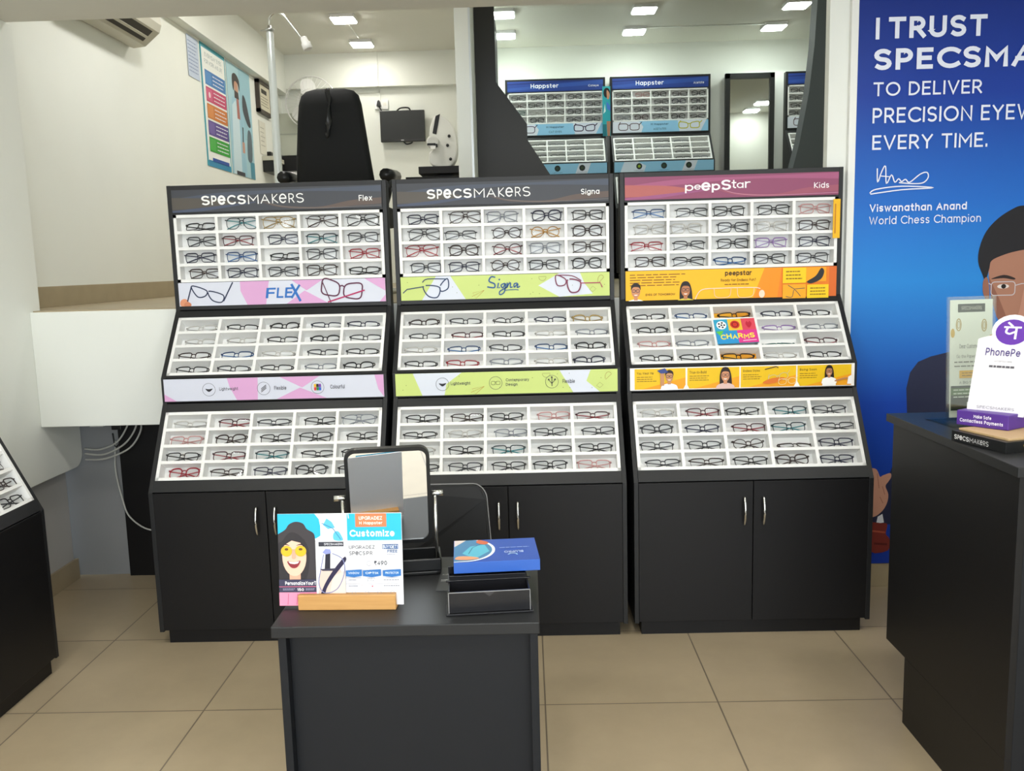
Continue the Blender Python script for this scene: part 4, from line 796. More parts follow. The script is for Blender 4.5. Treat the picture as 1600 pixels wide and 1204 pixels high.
m = MB(); m.box((-.125, -.075, .165), (-.06, -.06, .18), BPLAST); m.box((-.10, -.078, .135), (-.06, -.06, .16), WHITE); m.box((-.075, -.07, .15), (-.045, -.06, .175), BPLAST); m.build('chin_rest', t)
m = MB()
for x, z in ((.03, .165), (.05, .06), (.045, .235)): m.lathe([(.012, 0), (.012, .012), (.006, .016)], BPLAST, 10, Matrix.Translation((x, -.03, z)) @ Matrix.Rotation(PI/2, 4, 'X'))
m.build('knob', t)
t = thing('instrument_table', 'black table carrying the grey eye-test instrument', 'table', (-0.66, 7.0, MZ))
m = MB(); m.box((-.155, -.12, .87), (.25, .25, .925), BLACK); m.box((-.26, -.10, .80), (.25, .25, .85), BLACK); m.build('tabletop', t, .003)
m = MB(); m.box((-.02, .0, .03), (.10, .12, .87), BLACK); m.build('column', t, .002); m = MB(); m.box((-.2, -.12, 0), (.22, .24, .03), BLACK); m.build('base', t, .002)
# pale counter unit at the back left corner
t = thing('corner_counter', 'pale cabinet with a black counter in the back left corner behind the pole lamp', 'cabinet', (-2.17, 8.90, MZ))
gw = mat('pale grey-green laminate', (.52, .54, .45), .5)
m = MB(); m.box((-.26, .02, 1.30), (.0, .19, 1.71), gw); m.box((-.262, .015, 1.50), (.002, .02, 1.515), mat('pale edge', (.40, .42, .36), .5)); m.build('cupboard', t, .002)
m = MB(); m.box((-.26, -.15, 1.13), (.40, .19, 1.27), BLACK); m.build('counter', t, .002); m = MB(); m.box((-.26, -.12, .0), (.38, .19, 1.13), WHITE); m.build('carcass', t, .002)
# ------------------------------------------------------------------ left wall pieces
LW = Matrix(((0, 0, 1, -2.4445), (1, 0, 0, 0), (0, 1, 0, 0), (0, 0, 0, 1)))     # u = +y, v = z, w = +x
P = Print(.545, .925, ink('3a9fb0'), .004, LW @ Matrix.Translation((6.868, 2.350, 0))); W, H = P.W, P.H
P.rect(.035*W, .045*H, .965*W, .965*H, 'eef0ec'); P.text('EVERYDAY EYES', .16*W, .90*H, .84*W, .935*H, '8a9a9e', .01); P.text('FOR WORK AND LIFE', .13*W, .845*H, .86*W, .88*H, '8a9a9e', .01); P.rect(.045*W, .0*H, .96*W, .05*H, '2f86b0')
for i, h in enumerate(('2f74b8', 'c23a66', 'c8752a', '55408a', '2f9a2c')):
    z1 = 3.085-2.35-.127*i; P.rect(.115*W, z1-.112, .955*W, z1, h); P.rect(.13*W, z1-.10, .36*W, z1-.012, ['4288c8', 'cf5a80', 'd68a48', '6a569c', '4aac46'][i]); P.lines(.42*W, z1-.10, .93*W, z1-.012, 3, 'e8eaf0', .25, 40+i)
P.circ(.24*W, 3.085-2.35-.185, .022, 'f0d8e0'); P.rect(.19*W, .045*H, .89*W, .075*H, '2450a0')
tag(P.mb.build('service_poster'), 'poster of five coloured boxes with a teal border on the left wall', 'poster')
P = Print(.610, .920, ink('a8ccd6'), .004, LW @ Matrix.Translation((7.448, 2.350, 0))); W, H = P.W, P.H
P.rect(.5*W, .35*H, W, H, '98c2d0'); P.rect(.80*W, 0, W, .16*H, '4f8fa4'); P.poly([(0, 0), (.62*W, 0), (.62*W, .52*H), (.45*W, .72*H), (.16*W, .70*H), (.05*W, .45*H)], '9cc6d8'); P.poly([(.05*W, 0), (.40*W, 0), (.42*W, .5*H), (.30*W, .68*H), (.14*W, .62*H)], 'c8dde6')
P.circ(.36*W, .80*H, .085*W, 'c08f74', .085*H); P.poly(spline([(.20*W, .82*H), (.22*W, .90*H), (.36*W, .925*H), (.50*W, .88*H), (.50*W, .78*H), (.44*W, .84*H), (.30*W, .85*H), (.25*W, .76*H)], 4, True), '2a2422'); P.poly([(.27*W, .70*H), (.46*W, .70*H), (.44*W, .76*H), (.28*W, .77*H)], '3a2c28')
P.poly([(.34*W, .52*H), (.46*W, .52*H), (.44*W, .70*H), (.34*W, .70*H)], 'a86a60'); P.line([(.52*W, .30*H), (.55*W, .46*H)], .03, '2f3a44')
P.poly(spline([(.60*W, .62*H), (.62*W, .76*H), (.74*W, .74*H), (.86*W, .60*H), (.92*W, .50*H), (.78*W, .50*H)], 4, True), '3a3e46'); P.poly(spline([(.70*W, .18*H), (.76*W, .44*H), (.92*W, .42*H), (.90*W, .18*H)], 4, True), '5a6a74'); P.rect(.48*W, .22*H, .58*W, .32*H, 'c89078')
P.rect(.16*W, 0, .52*W, .035*H, '3a3a42'); P.line([(.52*W, 0), (.52*W, H)], .004, '88b0bc')
tag(P.mb.build('doctor_poster'), 'pale blue poster of a doctor in a white coat on the left wall', 'poster')
P = Print(.225, .298, ink('bcc8dc'), .002, LW @ Matrix.Translation((6.602, 2.966, 0))); P.lines(.015, .03, .21, .27, 9, '7f90b4', .3, 61)
tag(P.mb.build('paper_notice'), 'pale blue paper notice left of the coloured poster', 'notice')
t = thing('framed_certificate', 'dark framed certificate on the left wall beside the pole lamp', 'picture frame', (-2.45, 8.43, 2.985))
FM = Matrix(((0, 0, 1, .03), (1, 0, 0, -.20), (0, 1, 0, 0), (0, 0, 0, 1)))
m = MB(); W, H = .40, .29
for a, b in (((0, 0, -.03), (W, .03, .008)), ((0, H-.03, -.03), (W, H, .008)), ((0, 0, -.03), (.03, H, .008)), ((W-.03, 0, -.03), (W, H, .008))): m.box(a, b, mat('dark wood frame', (.045, .032, .022), .35), FM)
m.build('frame', t); P = Print(W-.05, H-.05, ink('d8d2bc'), .008, FM @ Matrix.Translation((.025, .025, -.004))); P.rect(.08, .16, .25, .20, '3a3630'); P.lines(.06, .04, .30, .14, 4, '7a7460', .3, 71); P.mb.build('certificate', t)
P = Print(.20, .30, ink('dcdacd'), .002, LW @ Matrix.Translation((8.27, 2.615, 0))); P.lines(.03, .06, .17, .26, 5, 'a8a699', .2, 81); P.ring(.10, .15, .03, .002, '8a8880')
tag(P.mb.build('paper_sheet'), 'white paper sheet under the framed certificate', 'paper')
t = thing('device_box', 'black and beige box on the left wall by the pole lamp', 'device', (-2.45, 8.50, 2.45))
m = MB(); m.box((0, -.17, 0), (.10, .17, .105), BPLAST); m.build('casing', t, .004); m = MB(); m.box((0, -.18, .105), (.11, .18, .145), mat('beige cover', (.50, .49, .40), .5)); m.build('cover', t, .003)
m = MB(); m.box((0.001, -.02, .16), (.04, .05, .205), BPLAST); m.build('switch', t, .004)
# air conditioner
t = thing('air_conditioner', 'cream split air conditioner high on the left wall', 'air conditioner', (-2.45, 4.75, 2.925))
am = mat('cream plastic', (.56, .54, .45), .45)
prof = [(0.0, .012), (.03, .0), (.105, .008), (.20, .085), (.215, .13), (.20, .29), (.0, .30)]
m = MB(); m.prism(prof, 0, .885, 'y', am); m.build('casing', t, .006)
m = MB(); m.prism([(.125, .020), (.19, .076), (.188, .079), (.123, .024)], .03, .80, 'y', mat('dark vent slot', (.035, .032, .026), .6)); m.build('louvre', t)
m = MB(); m.prism([(.150, .033), (.162, .044), (.158, .048), (.146, .037)], .03, .80, 'y', am); m.build('vane', t)
# ------------------------------------------------------------------ under the raised floor
m = MB(); m.box((-2.06, 4.235, 0), (-1.30, 4.26, 0.836), BLACK); tag(m.build('black_board', None, .001), 'black board under the raised slab behind the leftmost facing stand', 'board')
gc = mat('grey cable', (.50, .50, .46), .5)
for k, (a, pts) in enumerate((('uppermost', [(-2.235, 4.235, .665), (-2.15, 4.225, .662), (-2.06, 4.22, .70), (-2.00, 4.215, .78), (-1.985, 4.215, .84)]), ('middle', [(-2.235, 4.235, .640), (-2.13, 4.222, .638), (-2.02, 4.21, .69), (-1.955, 4.205, .77), (-1.945, 4.205, .84)]),
    ('lowest', [(-2.235, 4.235, .610), (-2.12, 4.215, .618), (-1.99, 4.20, .672), (-1.925, 4.195, .76), (-1.92, 4.195, .84)]))):
    m = MB(); m.tube(spline(pts, 6), .0045, gc, 8); tag(m.build('cable'), f'grey cable looping under the raised slab, {a} of three', 'cable', 'cables under the raised slab')
m = MB(); m.tube(spline([(-2.08, 4.245, .70), (-2.09, 4.24, .55), (-2.06, 4.225, .40), (-2.03, 4.215, .32), (-1.95, 4.20, .26), (-1.85, 4.19, .24)], 6), .004, gc, 8); tag(m.build('cable'), 'thin grey cable hanging down across the black board', 'cable')
m = MB(); m.box((-2.20, 4.235, .775), (-2.13, 4.262, .83), WHITE); tag(m.build('junction_box', None, .003), 'small white junction box under the raised slab', 'junction box')
t = thing('power_adapter', 'black adapter plugged in under the raised slab', 'adapter', (-2.06, 4.262, .76))
m = MB(); m.box((-.025, -.04, 0), (.025, 0, .075), BPLAST); m.build('casing', t, .004); m = MB(); m.tube(spline([(0, -.02, 0), (.01, -.02, -.05), (-.02, -.02, -.09), (-.03, -.02, -.02)], 5), .0035, BPLAST, 6); m.build('lead', t)
# ------------------------------------------------------------------ blue poster on the right wall
VP = Matrix.Rotation(PI/2, 4, 'X')           # u = x, v = z, w = -y
bg = ramp_mat('poster blue', [(0, '12379c'), (.30, '1644ac'), (.52, '2184d4'), (.66, '1a66c0'), (.84, '143a98'), (1, '152e80')], 'Z', .11, 2.6)
P = Print(1.50, 2.50, bg, .006, Matrix.Translation((1.436, 3.886, .114)) @ VP)
def PX(pts): return [(x-1.436, z-.114) for x, z in pts]
sc_ = 3.89/3.885
suit = [(1.55, .30), (1.66, .62), (1.700, .819), (1.693, .928), (1.707, .999), (1.741, 1.046), (1.796, 1.069), (1.88, 1.088), (1.991, 1.128), (2.087, 1.169), (2.21, 1.12), (2.33, 1.169), (2.43, 1.128), (2.54, 1.088), (2.64, 1.060), (2.70, .99), (2.72, .82), (2.74, .30)]
P.poly(PX(suit), '262a45'); P.poly(PX([(2.09, 1.165), (2.21, .80), (2.33, 1.165)]), 'dfe3ee'); P.poly(PX([(2.19, 1.10), (2.23, 1.10), (2.25, .82), (2.21, .74), (2.17, .82)]), '7a2430')
P.poly(PX([(2.087, 1.172), (2.02, 1.02), (2.21, .70), (2.09, 1.17)]), '1d2138'); P.poly(PX([(2.333, 1.172), (2.40, 1.02), (2.21, .70), (2.33, 1.17)]), '1d2138')
P.poly(PX([(2.10, 1.28), (2.32, 1.28), (2.33, 1.16), (2.21, 1.08), (2.09, 1.16)]), '8f5f4c')
fc = [(2.030, 1.486), (2.036, 1.409), (2.049, 1.325), (2.077, 1.240), (2.122, 1.168), (2.174, 1.124), (2.210, 1.112), (2.246, 1.124), (2.298, 1.168), (2.343, 1.240), (2.371, 1.325), (2.384, 1.409), (2.390, 1.486), (2.30, 1.56), (2.12, 1.56)]
P.poly(PX(fc), 'a87660'); P.poly(PX([(2.034, 1.42), (2.049, 1.325), (2.077, 1.240), (2.122, 1.168), (2.16, 1.14), (2.12, 1.24), (2.085, 1.32)]), '8c5c4a')
P.poly(PX(spline([(2.172, 1.72), (2.125, 1.707), (2.064, 1.668), (2.015, 1.613), (1.989, 1.544), (1.986, 1.481), (2.006, 1.428), (2.022, 1.400), (2.036, 1.451), (2.044, 1.485), (2.089, 1.507), (2.146, 1.523), (2.21, 1.53), (2.29, 1.515), (2.372, 1.49), (2.386, 1.42), (2.40, 1.42), (2.43, 1.50), (2.42, 1.58), (2.36, 1.66), (2.28, 1.71)], 4, True)), '1c1a1f')
for s_ in (0, 1):
    mx = (lambda p: p) if not s_ else (lambda p: (4.42-p[0], p[1]))
    P.poly(PX([mx(q) for q in spline([(2.045, 1.405), (2.100, 1.422), (2.148, 1.408), (2.145, 1.400), (2.100, 1.408)], 4, True)]), '2a1d1c')
    P.poly(PX([mx(q) for q in ell(2.100, 1.372, .026, .010, 14)]), 'dcd2cc'); P.poly(PX([mx(q) for q in ell(2.102, 1.372, .011, .010, 12)]), '1c1412')
    P.line(PX([mx(q) for q in rrect(2.048, 1.333, 2.152, 1.392, .014, 4)]), .0035, 'c4c0c4', True)
P.line(PX([(2.152, 1.375), (2.18, 1.382), (2.24, 1.382), (2.268, 1.375)]), .0035, 'c4c0c4'); P.line(PX([(2.048, 1.380), (2.026, 1.392)]), .004, 'c4c0c4')
P.poly(PX(spline([(2.195, 1.37), (2.178, 1.275), (2.172, 1.245), (2.19, 1.232), (2.21, 1.228), (2.23, 1.232), (2.248, 1.245), (2.242, 1.275), (2.225, 1.37)], 4, True)), 'b98570')
P.poly(PX(spline([(2.155, 1.188), (2.21, 1.198), (2.265, 1.188), (2.21, 1.172)], 5, True)), '7d4038')
P.poly(PX(spline([(2.03, 1.41), (2.012, 1.40), (2.012, 1.35), (2.03, 1.31), (2.042, 1.33)], 4, True)), '94624f')
# hand with its cuff and a carved piece below it
P.poly(PX([(1.567, .345), (1.604, .352), (1.640, .46), (1.70, .40), (1.70, .30), (1.567, .30)]), '262a45')
P.poly(PX(spline([(1.50, .56), (1.55, .565), (1.573, .556), (1.588, .524), (1.600, .530), (1.633, .540), (1.638, .522), (1.626, .500), (1.614, .479), (1.628, .440), (1.622, .397), (1.599, .359), (1.56, .335), (1.50, .34)], 4, True)), 'c8937c')
for a_, b_ in (((1.575, .54), (1.585, .47)), ((1.60, .48), (1.612, .44)), ((1.59, .43), (1.605, .40))): P.line(PX([a_, b_]), .003, 'a06a56')
P.poly(PX([(1.583, .337), (1.604, .350), (1.612, .309), (1.577, .304)]), 'e4e6ee')
P.poly(PX(spline([(1.545, .300), (1.60, .306), (1.628, .300), (1.622, .255), (1.640, .23), (1.635, .176), (1.55, .174)], 3, True)), '7c2f28'); P.line(PX([(1.56, .27), (1.62, .262)]), .008, 'a8503c'); P.line(PX([(1.57, .21), (1.63, .205)]), .010, '5c201c')
TW_ = 'e2e6f2'
for s_, x0, z0, x1, z1, bold in (('I', 1.508, 2.430, 1.524, 2.518, .04), ('TRUST', 1.562, 2.428, 1.976, 2.519, .045), ('SPECSMAKERS', 1.504, 2.300, 2.545, 2.391, .045), ('TO DELIVER', 1.505, 2.193, 1.968, 2.254, .016),
    ('PRECISION EYEWEAR', 1.505, 2.080, 2.355, 2.148, .016), ('EVERY TIME.', 1.507, 1.969, 2.000, 2.034, .016), ('Viswanathan Anand', 1.503, 1.707, 1.924, 1.743, .035), ('World Chess Champion', 1.503, 1.646, 1.987, 1.690, .008)):
    P.text(s_, x0-1.436, z0-.114, x1-1.436, z1-.114, TW_, bold)
P.line(PX(spline([(1.532, 1.895), (1.535, 1.836), (1.551, 1.880), (1.567, 1.903), (1.573, 1.829), (1.594, 1.866), (1.609, 1.834), (1.625, 1.848), (1.638, 1.836), (1.655, 1.845), (1.673, 1.832), (1.717, 1.865), (1.746, 1.872), (1.752, 1.850), (1.73, 1.828), (1.684, 1.826), (1.627, 1.832)], 4)), .005, TW_)
P.line(PX([(1.548, 1.862), (1.585, 1.858)]), .004, TW_); P.line(PX(spline([(1.502, 1.790), (1.530, 1.806), (1.639, 1.816), (1.777, 1.806), (1.639, 1.801), (1.505, 1.786)], 5)), .005, TW_)
tag(P.mb.build('blue_poster'), 'tall blue poster of a man in glasses with white lettering on the right wall', 'poster')
m = MB(); m.box((1.405, 3.880, .10), (1.436, 3.905, 2.632), mat('white trim', (.82, .82, .78), .4)); struct(m, 'trim_5', .002)

# ------------------------------------------------------------------ right counter
t = thing('service_counter', 'black counter at the right edge with flyer holder and payment stand on top', 'counter', (1.20, 2.10, 0))
m = MB(); m.box((-.012, -.012, .974), (1.20, .772, 1.0), CHAR); m.build('countertop', t, .002)
m = MB(); m.box((0, 0, .225), (.018, .74, .974), BLACK); m.box((0, 0, 0), (.018, .595, .225), BLACK); m.build('side_panel', t, .001)
m = MB(); m.box((.018, .02, .225), (1.18, .735, .974), BLACK); m.build('carcass', t); m = MB(); m.box((.018, .05, 0), (1.18, .59, .225), BLACK); m.build('plinth', t)
m = MB(); m.box((.018, 0, 0), (.045, .02, .974), SLATE); m.box((.045, .004, .0), (1.18, .02, .974), SLATE); m.build('front_panel', t, .001)
# acrylic flyer holder
t = thing('flyer_holder', 'clear acrylic holder with a cream flyer near the left edge of the counter', 'sign holder', (1.375, 2.70, 1.0), 0.10)
TILT = Matrix.Translation((0, 0, .004)) @ Matrix.Rotation(-.06, 4, 'X')
m = MB(); m.box((-.11, -.09, 0), (.085, .06, .004), ACRYL); m.build('base_plate', t); m = MB(); m.box((-.075, .0, 0), (.080, .003, .385), ACRYL, TILT); m.box((-.075, -.008, 0), (.080, -.006, .385), ACRYL, TILT); m.build('sleeve', t)
P = Print(.138, .365, ink('dedccb'), .002, TILT @ Matrix.Translation((-.066, -.0025, .010)) @ VP); W, H = P.W, P.H
P.rect(.18*W, .895*H, .82*W, .965*H, '4a4a44'); P.text('SPECSMAKERS', .26*W, .915*H, .74*W, .945*H, 'c8c4b4')
for cx, cy in ((.20, .79), (.80, .78)): P.ring(cx*W, cy*H, .055*W, .003, 'b59a5a', .05*H); P.ring(cx*W, cy*H, .03*W, .002, 'b59a5a', .03*H)
for cx, cy in ((.06, .72), (.96, .66)): P.poly(ell(cx*W, cy*H, .05*W, .04*H, 12), 'c9a24a')
P.text('Dear Customer,', .22*W, .585*H, .70*W, .625*H, '5c5a50'); P.text('Go the Paperless Way', .15*W, .50*H, .88*W, .535*H, '6a6658'); P.lines(.10*W, .42*H, .90*W, .49*H, 2, '7a7668', .3, 31)
P.rect(.22*W, .335*H, .92*W, .40*H, 'e0a92a'); P.lines(.28*W, .345*H, .86*W, .39*H, 2, '7a5a14', .3, 32); P.text('A BIG SAVINGS', .22*W, .285*H, .80*W, .31*H, '4a4840', .01)
P.rect(.02*W, .06*H, .98*W, .27*H, '2c3328'); P.rect(.02*W, .19*H, .98*W, .25*H, '4f6a3a'); P.lines(.08*W, .16*H, .8*W, .25*H, 3, 'd4d6c4', .3, 33); P.text('Rs.500', .40*W, .075*H, .80*W, .13*H, 'f0eee4', .03)
P.mb.build('flyer', t)
# low block with the shop lettering, and the payment stand on it (its square code is left out)
t = thing('shop_block', 'low black block with the shop lettering and a wooden top under the payment stand', 'block', (1.238, 2.238, 1.0), 0.28)
m = MB(); m.box((0, 0, 0), (.34, .19, .030), BPLAST); m.build('body', t, .001)
m = MB(); m.box((.02, .012, .030), (.34, .185, .036), mat('light wood board', (.50, .34, .17), .5)); m.build('wooden_top', t, .001)
P = Print(.19, .03, None, 0, Matrix.Translation((-.0006, .19, 0)) @ Matrix.Rotation(-PI/2, 4, 'Z') @ VP); specs_word(P, .012, .008, .135, .021, 'd8d8d8'); P.mb.build('lettering', t)
P = Print(.34, .03, None, 0, Matrix.Translation((0, -.0006, 0)) @ VP); P.text('WOW', .055, .008, .11, .020, 'd8a82a', .02); P.mb.build('lettering', t)
t = thing('payment_stand', 'white payment card with a purple round emblem in a purple base on the counter', 'payment stand', (1.222, 2.470, 1.0365), -0.92)
PV = mat('purple card', '4f2a88', .45)
m = MB(); m.prism([(0, 0), (.142, 0), (.150, .10), (.01, .10)], 0, .042, 'z', PV); m.build('purple_base', t, .002)
P = Print(.142, .042, None, .0, Matrix.Translation((0, -.0005, 0)) @ VP); P.text('Make Safe', .048, .024, .096, .034, 'f0ecf8', .03); P.text('Contactless Payments', .010, .008, .128, .020, 'f0ecf8', .03); P.mb.build('base_lettering', t)
CT = Matrix.Translation((.012, .030, .034)) @ Matrix.Rotation(.10, 4, 'Z') @ Matrix.Rotation(-.31, 4, 'X')
KX = Matrix.Diagonal((1.16, 1, 1, 1))
outl = [(0, 0), (.128, 0), (.128, .215), (.118, .22)] + ell(.074, .243, .046, .046, 14, -.35, PI+.35) + [(.01, .22), (0, .215)]
P = Print(.001, .001, None, .0, CT @ KX @ VP)
P.mb.prism(outl, .0003, .0033, 'y', mat('white card', '#dcdade', .4), CT @ KX)
P.circ(.074, .238, .037, '5f2f9c'); dv = 'f4f0fa'; ox, oz = .0165, .012
def E_(pts): return [(x+ox, z+oz) for x, z in pts]
P.line(E_([(.038, .240), (.077, .240)]), .005, dv); P.line(E_([(.066, .240), (.066, .206)]), .005, dv); P.line(E_(spline([(.047, .240), (.044, .226), (.052, .221), (.060, .225), (.066, .228)], 4)), .005, dv); P.line(E_([(.046, .254), (.058, .242)]), .005, dv)
P.text('PhonePe', .022, .168, .100, .190, '4a3a78', .02); P.text('ACCEPTED HERE', .045, .150, .085, .154, '77757c'); P.lines(.035, .132, .095, .142, 1, '55535a', .6, 51)
P.text('SPECSMAKERS', .022, .014, .106, .022, '66646c'); P.mb.build('payment_card', t)
m = MB(); m.tube([(.150, .09, .04), (.165, .085, .17)], .002, CHROME, 6); m.tube(spline([(.165, .085, .17), (.155, .085, .182), (.172, .085, .19)], 4), .003, CHROME, 6); m.build('wire_clip', t)

# ------------------------------------------------------------------ fitting desk in the foreground
t = thing('fitting_desk', 'small dark desk in the foreground carrying a mirror, card and organizer', 'desk', (-0.281, 1.80, 0))
m = MB(); m.box((-.297, .0, .724), (.292, .445, .75), CHAR); m.build('desktop', t, .002)
m = MB(); m.box((-.270, .045, .02), (.280, .06, .724), SLATE); m.build('front_panel', t, .001)
for sg, x0 in ((-1, -.288), (1, .270)): m = MB(); m.box((x0, .018, 0), (x0+.018, .43, .724), SLATE); m.build('side_panel', t, .001)
m = MB(); m.box((-.27, .40, .02), (.27, .415, .724), SLATE); m.build('back_panel', t)
# desk mirror
t = thing('desk_mirror', 'black framed tilting table mirror with chrome posts on the desk', 'mirror', (-0.362, 2.14, 0.75), 0.135)
MT = Matrix.Translation((0, 0, .200)) @ Matrix.Rotation(.125, 4, 'X')
fo = rrect(-.106, -.130, .106, .130, .026, 6); fi = rrect(-.097, -.120, .097, .120, .018, 6); n = len(fo)
m = MB(); vs = [(x, -.010, z) for x, z in fo] + [(x, -.010, z) for x, z in fi] + [(x, .008, z) for x, z in fo] + [(x, -.006, z) for x, z in fi]; fs = []
for i in range(n):
    j = (i+1) % n; fs += [(i, j, n+j, n+i), (2*n+i, 2*n+j, j, i), (n+i, n+j, 3*n+j, 3*n+i)]
fs.append(tuple(range(2*n, 3*n))[::-1]); m.add(vs, fs, BPLAST, False, MT); m.build('mirror_frame', t)
m = MB(); m.add([(x, -.0065, z) for x, z in fi], [tuple(range(n))], MIRROR, False, MT); m.build('mirror_glass', t)
m = MB()
m.line = None
m.prism(rrect(-.132, -.045, .126, .055, .012, 4), 0, .010, 'z', BPLAST)
for a, b in (((-.132, -.045, .010), (.126, -.039, .042)), ((-.132, .049, .010), (.126, .055, .042)), ((-.132, -.039, .010), (-.126, .049, .042)), ((.120, -.039, .010), (.126, .049, .042))): m.box(a, b, BPLAST)
m.build('base_tray', t, .003)
for sg in (-1, 1):
    m = MB(); m.tube([(sg*.116, 0, .01), (sg*.116, 0, .198)], .0045, CHROME, 10); m.build('post', t)
    m = MB(); m.tube([(sg*.105, 0, .200), (sg*.137, 0, .200)], .0075, CHROME, 12); m.build('knob', t)
# offer card standing in a wooden block
ang = -0.03
t = thing('wooden_card_stand', 'light wooden block holding the colourful offer card on the desk', 'card stand', (-0.427, 1.905, 0.75), ang)
m = MB(); WD = wood_mat('light wood', '#b98648', '#d3a263'); m.box((-.113, -.016, 0), (.113, -.003, .036), WD); m.box((-.113, .003, 0), (.113, .024, .036), WD); m.box((-.113, -.003, 0), (.113, .003, .006), WD); m.build('block', t, .002)
t = thing('offer_card', 'colourful offer card of a smiling woman standing in the wooden block', 'card', (-0.427, 1.905, 0.7565), ang)
W, H = .288, .212
P = Print(W, H, ink('f2f2f6', .3), .0025, Matrix.Rotation(-.10, 4, 'X') @ Matrix.Translation((-.160, .0005, 0)) @ VP)
def Q(pts): return [(x*W, (1-y)*H) for x, y in pts]
def R_(x0, y0, x1, y1, c): P.rect(x0*W, (1-y1)*H, x1*W, (1-y0)*H, c)
def T_(s_, x0, y0, x1, y1, c, b=0.0): P.text(s_, x0*W, (1-y1)*H, x1*W, (1-y0)*H, c, b)
P.poly(Q([(0, 0), (.30, 0), (.335, .06), (.345, .14), (.345, .24), (.31, .27), (0, .30)]), '27b2dc')
P.poly(Q(spline([(.0, .22), (.06, .17), (.09, .115), (.145, .085), (.205, .105), (.235, .165), (.29, .215), (.302, .30), (.31, .42), (.30, .74), (0.0, .74)], 4)), '3a3538')
P.poly(Q(spline([(0.03, .30), (.10, .20), (.18, .24), (.24, .36), (.25, .52), (.20, .74), (.0, .74), (.0, .35)], 4, True)), '2c282b')
P.rect(.085*W, .26*H, .175*W, .40*H, 'd9a58c')
P.poly(Q(ell(.128, .465, .098, .215, 26)), 'ecc0a8'); P.poly(Q([(.035, .36), (.06, .255), (.13, .235), (.215, .28), (.225, .40), (.18, .315), (.11, .29), (.06, .33)]), '2c282b')
P.poly(Q(spline([(.035, .345), (.06, .325), (.095, .345), (.06, .337)], 3, True)), '2a1c1c'); P.poly(Q(spline([(.145, .345), (.185, .325), (.215, .35), (.18, .338)], 3, True)), '2a1c1c')
for cx in (.067, .182):
    P.poly(Q(ell(cx, .405, .045, .058, 20)), 'e9b325'); P.poly(Q(ell(cx, .385, .016, .014, 10)), '6a4a20'); P.line(Q(ell(cx, .405, .045, .058, 20)), .0008, 'c8a040', True)
P.line(Q([(.112, .39), (.137, .39)]), .001, 'c8a040'); P.poly(Q(spline([(.118, .40), (.108, .475), (.124, .492), (.142, .475), (.134, .40)], 3, True)), 'dca48c')
P.poly(Q(spline([(.072, .515), (.128, .525), (.178, .51), (.155, .575), (.122, .592), (.092, .572)], 4, True)), '8a2a34'); P.poly(Q([(.08, .518), (.128, .526), (.170, .516), (.155, .540), (.128, .546), (.095, .540)]), 'f6f2f0')
R_(0, .715, .302, .855, '3b3a52'); T_('PersonalizeYourT', .05, .735, .300, .775, 'f4f2f6', .03); R_(0, .79, .302, .797, 'd46a88'); T_('150', .145, .81, .20, .84, 'f4f2f6', .03); P.lines(.03*W, .165*H, .13*W, .19*H, 2, 'a8a8c0', .4, 91); P.lines(.215*W, .165*H, .295*W, .19*H, 2, 'a8a8c0', .4, 92)
R_(0, .855, .315, 1, 'f090ae'); P.line(Q([(.075, .87), (.068, .99)]), .002, 'c86a88'); P.line(Q([(.15, .87), (.14, .99)]), .002, 'c86a88'); P.line(Q([(.22, .87), (.225, .99)]), .002, 'c86a88')
P.poly(Q([(.305, .30), (.54, .30), (.54, .95), (.305, .95)]), 'f4f2f6')
P.poly(Q([(.37, .12), (.40, .05), (.44, .09), (.465, .15), (.41, .165)]), '5ab8e0'); P.poly(Q(spline([(.45, .27), (.455, .21), (.49, .19), (.52, .25), (.525, .29), (.47, .29)], 3, True)), '5ab8e0'); P.line(Q([(.36, .10), (.45, .16), (.51, .28)]), .0016, '2a7aa8'); P.line(Q([(.515, .16), (.535, .13)]), .001, 'b8b8c0')
R_(.33, .305, .532, .355, '33333e'); T_('SPECSMAKERS', .375, .318, .525, .342, 'e4e4ea', .02)
P.poly(Q([(.315, .95), (.34, .60), (.50, .60), (.54, .70), (.54, .95)]), 'd8c0b4'); P.poly(Q([(.40, .95), (.44, .68), (.54, .62), (.54, .95)]), 'e6d0c4')
P.poly(Q([(.375, .60), (.385, .43), (.425, .42), (.42, .60)]), '22202e'); P.poly(Q([(.36, .42), (.385, .38), (.425, .385), (.43, .43), (.385, .44)]), '8a92c8'); P.poly(Q(spline([(.325, .95), (.36, .80), (.43, .64), (.52, .49), (.545, .47), (.545, .52), (.45, .68), (.385, .82), (.365, .95)], 4, True)), '262040')
P.line(Q(spline([(.37, .44), (.345, .60), (.325, .76), (.37, .86), (.47, .82), (.53, .66), (.525, .50), (.44, .43)], 5)), .002, '7a7ea8'); P.poly(Q([(.335, .60), (.47, .59), (.44, .62), (.36, .62)]), '3a3648')
R_(.565, 0, 1, .290, '27b2dc'); R_(.632, 0, .882, .145, 'dd7a4e'); T_('UPGRADEZ', .66, .03, .85, .07, 'f6ece4', .03); T_('H Happster', .665, .085, .85, .125, 'f6ece4', .03); T_('Customize', .585, .175, .945, .250, 'f4f8fa', .05); P.line(Q([(.575, .0), (.58, .05)]), .002, 'eef4f8')
T_('UPGRADEZ', .575, .345, .785, .385, '4a4a56', .02); 
for ch, a, b_ in (('S', .577, .597), ('P', .602, .624), ('e', .628, .652), ('C', .657, .680), ('S', .686, .706), ('P', .716, .738), ('R', .744, .766)): T_(ch, a, .408, b_, .450, '4a4a56', .02)
